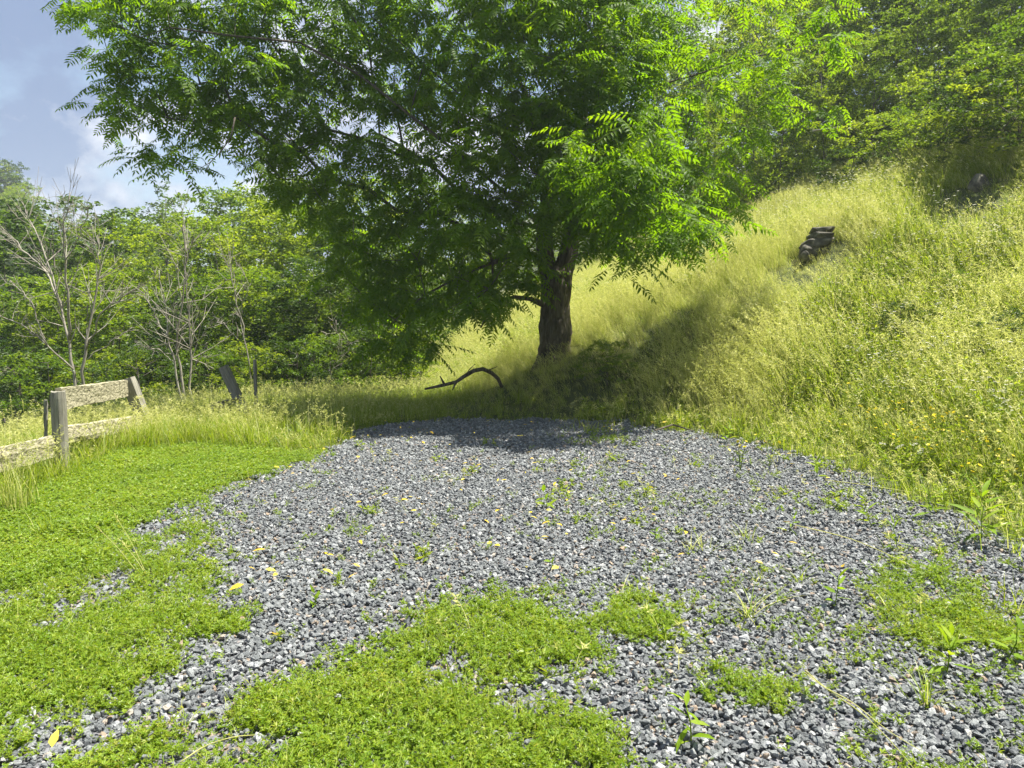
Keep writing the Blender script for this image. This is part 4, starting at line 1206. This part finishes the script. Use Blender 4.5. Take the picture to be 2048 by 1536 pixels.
# fallen branch under the walnut
fb = at(920, 775, 13.4)
fb_pts = [at(850, 778, 13.6), at(880, 772, 13.5), at(912, 764, 13.5), at(930, 752, 13.5), at(948, 741, 13.6), at(965, 738, 13.7), at(982, 745, 13.8), at(996, 757, 13.9), at(1004, 775, 13.9)]
mb = MB()
tube(mb, np.array(fb_pts) - fb, [.02, .028, .032, .036, .04, .042, .038, .034, .03], 8, rough=.12)
tube(mb, np.array([at(912, 764, 13.5), at(905, 780, 13.4)]) - fb, [.024, .012], 6)
tube(mb, np.array([at(930, 752, 13.5), at(938, 740, 13.4), at(950, 728, 13.4)]) - fb, [.012, .008, .004], 5)
tube(mb, np.array([at(888, 768, 13.5), at(880, 752, 13.5)]) - fb, [.025, .008], 5)
tube(mb, np.array([at(975, 741, 13.7), at(995, 733, 13.7)]) - fb, [.015, .005], 5)
o = link('fallen_branch', mb.mesh('fallen_branch', [M['bark']], True), None, fb)
tag(o, 'arched dead branch lying in the grass left of the walnut trunk', 'branch')
g = poly_px([(1310, 866), (1345, 858), (1385, 866)])
mb = MB(); c0 = np.array([g[1][0], g[1][1], .03])
tube(mb, np.array([[g[0][0], g[0][1], .035], [g[1][0], g[1][1], .06], [g[2][0], g[2][1], .03]]) - c0, [.012, .014, .008], 6, rough=.1)
o = link('twig', mb.mesh('twig', [M['bark']]), None, c0)
tag(o, 'dark twig lying on the far right edge of the gravel', 'twig')
def bent_limb(pts, r, label, Y):
    P = np.array([at(a, b, Y + c) for a, b, c in pts]); mb = MB()
    tube(mb, P - P[0], np.linspace(r, r * .3, len(P)), 6, rough=.05)
    return tag(link('dead_limb', mb.mesh('dead_limb', [M['deadwood']], True), None, P[0]), label, 'branch')
bent_limb([(1625, 262, 0), (1650, 258, -.1), (1680, 254, -.2)], .025, 'pale dead limb sticking out of the dark edge of the right wood', 18.5)

# ------------------------------------------------------------------ weeds, flowers, leaves
GROUND_Z = 0.02
def gp(px, py):
    P = ground_at(px, py)
    return P
def leaf_mesh(l, w, mat='weed', curl=.1):
    mb = MB()
    leaf_cards(mb, np.zeros((1, 3)), np.array([[1.0, 0, 0]]), np.array([[0, 0, 1.0]]), l, w, 0, .5, .10, six=True)
    return mb.mesh('leaf', [M[mat]], True)
WL = [leaf_mesh(1, .26), leaf_mesh(1, .32), leaf_mesh(1, .22)]
def seedling(px, py, h_px, nl, label, group=None, open_=.6):
    P = gp(px, py)
    D = proj(P)[2][0]; h = 1.15 * h_px * D / FPX
    root = empty('weed_seedling', P, rng.uniform(0, 6.28))
    root.rotation_euler = (rng.normal(0, .16), rng.normal(0, .16), root.rotation_euler[2])
    nar = rng.uniform(.6, 1.3); droop = rng.uniform(.35, .9)
    tag(root, label, 'weed', group)
    mb = MB(); tube(mb, [(0, 0, -.02), (rng.normal(0, .01), 0, h * .5), (rng.normal(0, .02), rng.normal(0, .02), h * .92)], [.0035, .003, .002], 5, 0, .4)
    link('stem', mb.mesh('stem', [M['weed']], True), root)
    for k in range(nl):
        f = (k + .5) / nl
        az = k * 2.4 + rng.normal(0, .2)
        l_ = h * rng.uniform(.38, .56) * (1.15 - .35 * f)
        el = math.radians(-5 + 75 * f * droop + rng.normal(0, 13))
        link('leaf', WL[k % 3], root, (0, 0, h * (.12 + .8 * f)), (rng.normal(0, .3), -el, az), (l_, l_ * nar, l_))
    return root
SEED = [(1382, 1500, 100, 9, 'tall broad leaved green seedling at the bottom edge of the gravel'), (630, 1222, 40, 7, 'small bright seedling alone on the gravel left of centre'),
        (1094, 1022, 45, 8, 'slim seedling alone in the middle of the gravel'), (1962, 1090, 110, 14, 'tallest leafy weed at the right edge of the gravel'),
        (1745, 1060, 62, 10, 'leafy weed on the gravel left of the right clover patch'), (1862, 1040, 60, 10, 'leafy weed between the clover patch and the bank'),
        (1796, 1110, 62, 9, 'leafy weed standing behind the right clover patch'), (1575, 1070, 40, 8, 'small leafy weed on the right half of the gravel'),
        (1892, 1360, 95, 11, 'leafy weed on the gravel below the right clover patch'), (1452, 890, 34, 9, 'light leafy weed near the far right gravel edge'),
        (1668, 1225, 70, 8, 'weed with drooping pale leaves in front of the reddish tuft'), (1890, 948, 40, 8, 'weed at the foot of the bank on the right'),
        (1635, 960, 46, 9, 'leafy weed beside the far right bank'), (2010, 1330, 90, 9, 'weed near the right picture edge below the clover patch'),
        (1310, 1085, 30, 8, 'low leafy weed left of the grassy weed at right of centre'), (470, 1015, 25, 6, 'tiny weed by the left gravel edge'),
        (1880, 1180, 60, 8, 'weed rising out of the right clover patch'), (1105, 1145, 30, 6, 'tiny weed behind the central clover patch')]
for s_ in SEED: seedling(*s_)
def tuft(px, py, h_px, nb, label, mats=('grass', 'straw'), straw=.2, lean=(.2, 1.0), w=.006, spread=.02, cat='grass tuft', name='grass_tuft', group=None, heads=0):
    P = gp(px, py); D = proj(P)[2][0]; h = h_px * D / FPX
    mb = MB()
    for b in range(nb):
        blade(mb, (rng.normal(0, spread), rng.normal(0, spread), -.01), rng.uniform(0, 6.28), h * rng.uniform(.5, 1.1), rng.uniform(*lean), w * rng.uniform(.7, 1.3), int(rng.random() < straw), rng.random(), 5)
    for b in range(heads):
        c = blade(mb, (rng.normal(0, spread), rng.normal(0, spread), -.01), rng.uniform(0, 6.28), h * rng.uniform(1, 1.4), rng.uniform(.1, .5), .004, 1, .5, 6)
        leaf_cards(mb, np.repeat(c[5:6], 10, 0) + (c[6] - c[5]) * rng.uniform(-.3, 1, (10, 1)), rdir(10, .8, .4), rdir(10), .03, .007, 1)
    o = link(name, mb.mesh(name, [M[m_] for m_ in mats]), None, P)
    return tag(o, label, cat, group)
tuft(35, 1030, 150, 110, 'tall tan and green grass clump at the left picture edge', straw=.55, lean=(.05, .55), spread=.09, heads=8)
tuft(90, 1075, 70, 45, 'dark green spiky grass tuft in front of the tan clump', straw=.05, lean=(.2, .9), spread=.03)
tuft(1262, 1205, 60, 40, 'spiky grass tuft in the small patch right of the central clover', straw=.3, spread=.05)
tuft(1395, 1105, 60, 34, 'loose grassy weed on the gravel right of centre', straw=.3, spread=.05, lean=(.4, 1.3))
tuft(1495, 1085, 52, 26, 'reddish stemmed grass tuft on the right gravel', straw=.5, spread=.04, lean=(.4, 1.3))
tuft(1500, 1245, 110, 26, 'sprawling crabgrass tuft with upright green blade on the right gravel', straw=.3, spread=.03, lean=(.4, 1.5))
tuft(1850, 1420, 120, 28, 'spiky grass tuft on the gravel near the bottom right', straw=.2, spread=.03, lean=(.2, 1.2))
tuft(1790, 1240, 60, 18, 'thin grass tuft at the near edge of the right clover patch', straw=.3, spread=.03, lean=(.3, 1.2))
tuft(2010, 1230, 110, 16, 'tall thin grass stems at the right picture edge', straw=.4, spread=.04, lean=(.1, .5))
tuft(1520, 1170, 50, 16, 'small thin grass tuft above the sprawling crabgrass', straw=.1, spread=.02, lean=(.2, .9))
tuft(1600, 1170, 60, 14, 'small grass tuft right of the sprawling crabgrass', straw=.2, spread=.02, lean=(.3, 1.2))
tuft(890, 800, 50, 60, 'bright grass clump at the far gravel edge below the fallen branch', straw=.15, spread=.12, lean=(.3, .9), w=.010)
tuft(1040, 805, 46, 50, 'drooping grass clump at the far gravel edge before the trunk', straw=.4, spread=.10, lean=(.4, 1.1), w=.010)
tuft(1180, 862, 34, 60, 'low grass clump standing out on the far gravel', straw=.2, spread=.22, lean=(.3, .9), w=.009)
tuft(480, 960, 30, 24, 'low sparse grass tuft at the left gravel edge', straw=.4, spread=.10, lean=(.4, 1.2))
tuft(1700, 1000, 40, 26, 'loose straw grass tuft near the bank foot', straw=.6, spread=.10, lean=(.5, 1.5))
# long stems lying over the ground and standing free
def stalk(pts, r, label, mat='straw', head=0):
    P = np.array(pts); mb = MB()
    t = np.linspace(0, len(P) - 1, 12)
    c = np.stack([np.interp(t, range(len(P)), P[:, k]) for k in range(3)], 1)
    for _ in range(2): c[1:-1] = (c[:-2] + c[1:-1] * 2 + c[2:]) / 4
    tube(mb, c - P[0], np.linspace(r, r * .5, 12), 4, 0, .6)
    if head:
        leaf_cards(mb, np.repeat((c[-1] - P[0])[None], head, 0) + (c[-2] - c[-1]) * rng.uniform(0, 1.6, (head, 1)), rdir(head, .6, .5) * .6 + (c[-1] - c[-2]) / np.linalg.norm(c[-1] - c[-2]), rdir(head), .028, .006, 0)
    return tag(link('grass_stalk', mb.mesh('grass_stalk', [M[mat]], True), None, P[0]), label, 'stalk')
def lotp(px, py, z=0.04):
    d = ray(px, py); t = (z - CAM_Z) / d[2]
    return np.array([d[0] * t, d[1] * t, z])
def up_from(px, py, px2, py2, back=0.0):
    a = gp(px, py); b = at(px2, py2, a[1] + back)
    m_ = (a + b) / 2 + np.array([0.0, 0, .06 * np.linalg.norm(b - a)])
    return [a, m_, b]
stalk([lotp(1610, 1340), lotp(1660, 1385, .05), lotp(1720, 1420, .06), lotp(1790, 1490, .05), lotp(1830, 1540, .03)], .003, 'long dry straw lying across the bottom right gravel')
stalk([lotp(1610, 1345), lotp(1650, 1378, .05), lotp(1705, 1400, .07), lotp(1770, 1460, .05), lotp(1840, 1500, .03)], .0025, 'second dry straw beside the long one on the bottom right gravel')
stalk([lotp(360, 1525), lotp(410, 1490, .06), lotp(470, 1472, .09), lotp(510, 1470, .06)], .003, 'curved dry straw over the clover at bottom left')
stalk([lotp(1590, 1050, .1), lotp(1700, 1075, .12), lotp(1780, 1110, .1), lotp(1830, 1135, .05)], .003, 'pale straw bent towards the right clover patch')
stalk([lotp(1650, 960, .1), lotp(1720, 968, .2), lotp(1830, 985, .15)], .003, 'thin pale straw arching at the bank foot')
stalk(up_from(285, 1160, 195, 1055, .1), .003, 'leaning seed stalk in the left clover', 'straw', 14)
stalk(up_from(305, 1170, 240, 1080, .2), .0025, 'second leaning seed stalk in the left clover', 'straw', 10)
stalk(up_from(300, 1165, 230, 1030, .3), .0025, 'tallest leaning seed stalk in the left clover', 'straw', 16)
stalk(up_from(935, 1480, 850, 1190, .25), .0028, 'tall green stalk leaning left in the front clover', 'grass', 12)
stalk(up_from(925, 1470, 880, 1275, .15), .0028, 'tall stalk with a pale seed head in the front clover', 'grass', 22)
stalk(up_from(945, 1480, 905, 1300, .2), .0025, 'shorter stalk beside the pale seed head in the front clover', 'grass', 6)
for i, (x0, y0, x1, y1) in enumerate([(60, 960, 45, 800), (75, 950, 88, 830), (35, 950, 20, 790), (95, 930, 112, 835), (120, 930, 175, 820)]):
    stalk(up_from(x0, y0 - 20, x1, y1), .004, ['tall tan stalk left of the nearest fence post', 'short tan stalk in front of the lower rail', 'tall tan stalk at the left picture edge', 'tan stalk crossing the nearest fence post', 'arched tan stalk right of the nearest fence post'][i], 'straw', 16)
DOCK = [(395, 805, 398, 745), (408, 805, 402, 765), (428, 805, 424, 770), (420, 800, 415, 725)]
for i, q in enumerate(DOCK):
    P = at(q[0], q[1] + 30, 12.2); T = at(q[2], q[3], 12.2)
    stalk([P, (P + T) / 2 + [0.01, 0, 0], T], .006, ['brown dry stalk left of the others before the dark post', 'shortest brown dry stalk before the dark post', 'right brown dry stalk before the dark post', 'tallest brown dry stalk before the dark post'][i], 'straw', 26)

# yellow and white wild flowers on the bank
def flower_head(mat, r, n=8):
    mb = MB()
    a = np.linspace(0, 6.28, n, endpoint=False)
    leaf_cards(mb, np.zeros((n, 3)), np.stack([np.cos(a), np.sin(a), np.full(n, .15)], 1), np.tile([0, 0, 1.0], (n, 1)), r, r * .7, 0, None, .05)
    tube(mb, [(0, 0, -.01), (0, 0, .004)], [r * .22, r * .25], 6, 0, .1)
    return mb.mesh('flower', [M[mat]])
FY = [flower_head('yellow', .019), flower_head('yellow', .015, 6)]
def umbel():
    mb = MB()
    k = 40
    a, q = rng.uniform(0, 6.28, k), np.sqrt(rng.random(k)) * .034
    P = np.stack([np.cos(a) * q, np.sin(a) * q, .01 - q * q * 4], 1)
    leaf_cards(mb, P, rdir(k, .1, .3), np.tile([0, 0, 1.0], (k, 1)) + rng.normal(0, .2, (k, 3)), .009, .0065, 0)
    return mb.mesh('flower', [M['white']])
UM = [umbel(), umbel()]
def flower_plant(P, h, heads, nf, name, label, group, spread=.5):
    root = empty(name, P); tag(root, label, 'wildflower', group)
    ms = MB()
    for k in range(nf):
        az, ln = rng.uniform(0, 6.28), rng.uniform(.05, spread)
        T = np.array([math.cos(az) * ln * h, math.sin(az) * ln * h, h * rng.uniform(.75, 1.1)])
        tube(ms, [(0, 0, 0), T * .5 + [0, 0, .08 * h], T], [.003, .0025, .002], 4, 0, .3, cap=False)
        k2 = 5; t = rng.uniform(.2, .8, (k2, 1))
        leaf_cards(ms, T * t, rdir(k2, .4, .5), rdir(k2, 1, .4), rng.uniform(.04, .08, k2), .014, 0)
        link('flower', heads[k % len(heads)], root, T, (rng.normal(0, .4), rng.normal(0, .4), rng.uniform(0, 6)), rng.uniform(.8, 1.25))
    link('stem', ms.mesh('stem', [M['grass']]), root)
    return root
YF = [(1650, 850, 'yellow wildflower low at the gravel side of the bank'), (1700, 860, 'yellow wildflower close to the bank foot right of the straw tuft'), (1840, 880, 'yellow wildflower halfway along the near bank'), (1905, 870, 'yellow wildflower left of the white flowers near the right edge'),
      (1950, 900, 'yellow wildflowers below the white ones near the right edge'), (1985, 930, 'yellow wildflower low at the right edge'), (2010, 860, 'yellow wildflower high at the right picture edge'), (1480, 905, 'yellow wildflower out on the gravel by the light leafy weed'),
      (1540, 895, 'small yellow wildflower on the gravel before the bank'), (1930, 950, 'yellow wildflower nearest the gravel on the right'), (1760, 840, 'yellow wildflower in the middle of the grassy bank'), (2030, 960, 'yellow wildflower at the extreme right edge'), (1870, 910, 'yellow wildflower before the dark grass of the bank')]
for px, py, lab in YF:
    P = ground_at(px, py + 40); D = proj(P)[2][0]
    flower_plant(P, max(.12, 60 * D / FPX), FY, int(rng.integers(3, 6)), 'yellow_wildflower', lab, 'yellow wildflowers on the bank')
r6 = np.random.default_rng(8)
for i in range(26):
    px = r6.uniform(1700, 2048); py = 850 + (px - 1700) * .36 + r6.uniform(-25, 60)
    P = ground_at(px, py); D = proj(P)[2][0]
    flower_plant(P, r6.uniform(.35, .6), FY, int(rng.integers(3, 7)), 'yellow_wildflower', 'one of the small yellow wildflowers scattered along the near bank grass', 'small yellow wildflowers scattered along the near bank')
WF = [(1870, 640, 'white flat topped wildflower by the dark hollow on the slope'), (1900, 660, 'white wildflower right of the dark hollow'), (2010, 500, 'white wildflower high on the slope at the right edge'), (1990, 540, 'white wildflower below the highest one at the right edge'),
      (1800, 655, 'white wildflower left of the dark hollow'), (1960, 840, 'white wildflower above the yellow ones at the right edge'), (2020, 850, 'white wildflower among the yellow flowers at the right edge'), (1790, 760, 'white wildflower in the pale tangled patch'),
      (1860, 740, 'white wildflower right of the pale tangled patch'), (1720, 740, 'white wildflower left of the pale tangled patch'), (1600, 700, 'white wildflower in the middle of the meadow'), (1805, 960, 'white wildflower leaning over the gravel')]
for px, py, lab in WF:
    P = ground_at(px, py + 30); D = proj(P)[2][0]
    flower_plant(P, max(.3, 45 * D / FPX + .25), UM, int(rng.integers(4, 7)), 'white_wildflower', lab, 'white wildflowers on the slope', .6)
# countless small daisies
def daisy_mesh():
    mb = MB()
    for k in range(5):
        p = np.array([rng.normal(0, .15), rng.normal(0, .15), rng.uniform(.55, .8)])
        tube(mb, [(p[0], p[1], .1), p], .0018, 3, 1, .5, cap=False)
        a = np.linspace(0, 6.28, 7, endpoint=False)
        leaf_cards(mb, np.repeat(p[None], 7, 0), np.stack([np.cos(a), np.sin(a), np.full(7, .1)], 1), np.tile([-.2, -.2, 1.0], (7, 1)), .019, .014, 0)
    return mb.mesh('daisy', [M['white'], M['grass']])
p = sample(1, 15, 4, 19, 9)
u = p[:, 0] - foot(p[:, 1])
p = p[(u > .5) & (fbm(p[:, 0] * .6, p[:, 1] * .6, 77, 3) > .47)]
P3 = np.column_stack([p, terrain(p[:, 0], p[:, 1])]); P3 = P3[in_view(P3)]; n = len(P3)
tag(scatter('small_daisies', P3, np.column_stack([np.zeros(n), np.zeros(n), rng.uniform(0, 6, n)]), rng.uniform(.7, 1.15, n), [daisy_mesh() for _ in range(3)]), 'scattered small white daisies in the meadow grass', None, None, 'stuff')

# fallen yellow leaves
FL = [leaf_mesh(1, .42, 'dryleaf'), leaf_mesh(1, .5, 'dryleaf'), leaf_mesh(1, .34, 'dryleaf')]
def fallen(px, py, l_, label='small yellow leaf fallen on the grey gravel', group='fallen yellow leaves on the gravel'):
    P = lotp(px, py, .052)
    o = link('fallen_leaf', FL[int(rng.integers(0, 3))], None, P, (rng.normal(0, .3), rng.normal(0, .25), rng.uniform(0, 6.28)), l_)
    tag(o, label, 'leaf', group)
fallen(532, 1098, .085, 'long yellow leaf lying on the left gravel before the clover edge'); fallen(645, 1138, .085, 'yellow leaf on the gravel below the long one')
fallen(488, 1168, .085, 'yellow leaf by the left clover edge'); fallen(552, 1270, .08, 'bent yellow leaf on the gravel by the front clover'); fallen(104, 1495, .07, 'yellow leaf on the clover at the bottom left corner')
fallen(700, 800 + 78, .12, 'yellow leaf at the shade on the far left gravel'); fallen(1102, 1042, .08, 'yellow leaf below the slim central seedling')
r5 = np.random.default_rng(31)
k = 0
while k < 150:
    px, py = r5.uniform(480, 1700), 842 + 330 * r5.random() ** 2.2
    P = lotp(px, py)
    if lot_mask(np.array([P[0]]), np.array([P[1]]))[0] and r5.random() < (1.0 if px < 1150 else .45):
        fallen(px, py, r5.uniform(.035, .065)); k += 1

# ------------------------------------------------------------------ the haze
if HAZE_DENSITY:
    m, n_, l_ = mat_new('haze')
    out = n_.new('ShaderNodeOutputMaterial'); v = n_.new('ShaderNodeVolumePrincipled')
    v.inputs['Color'].default_value = (0.86, 0.92, 1.0, 1); v.inputs['Density'].default_value = HAZE_DENSITY
    v.inputs['Anisotropy'].default_value = 0.35
    l_.new(v.outputs[0], out.inputs['Volume'])
    top = 150.0
    lo = float(GZ.min()) - 1.0
    hi = float(GZ.max()) + 16.0
    x0, x1, y0, y1 = gx[0] - 2, gx[-1] + 2, gy[0] - 2, gy[-1] + 2
    mb = MB(); mb.add([(x0, y0, lo), (x1, y0, lo), (x1, y1, lo), (x0, y1, lo), (x0, y0, hi), (x1, y0, hi), (x1, y1, hi), (x0, y1, hi)],
                      [(0, 3, 2, 1), (4, 5, 6, 7), (0, 1, 5, 4), (1, 2, 6, 5), (2, 3, 7, 6), (3, 0, 4, 7)])
    tag(link('haze', mb.mesh('haze', [m])), 'thin summer haze over the whole valley', None, None, 'stuff')
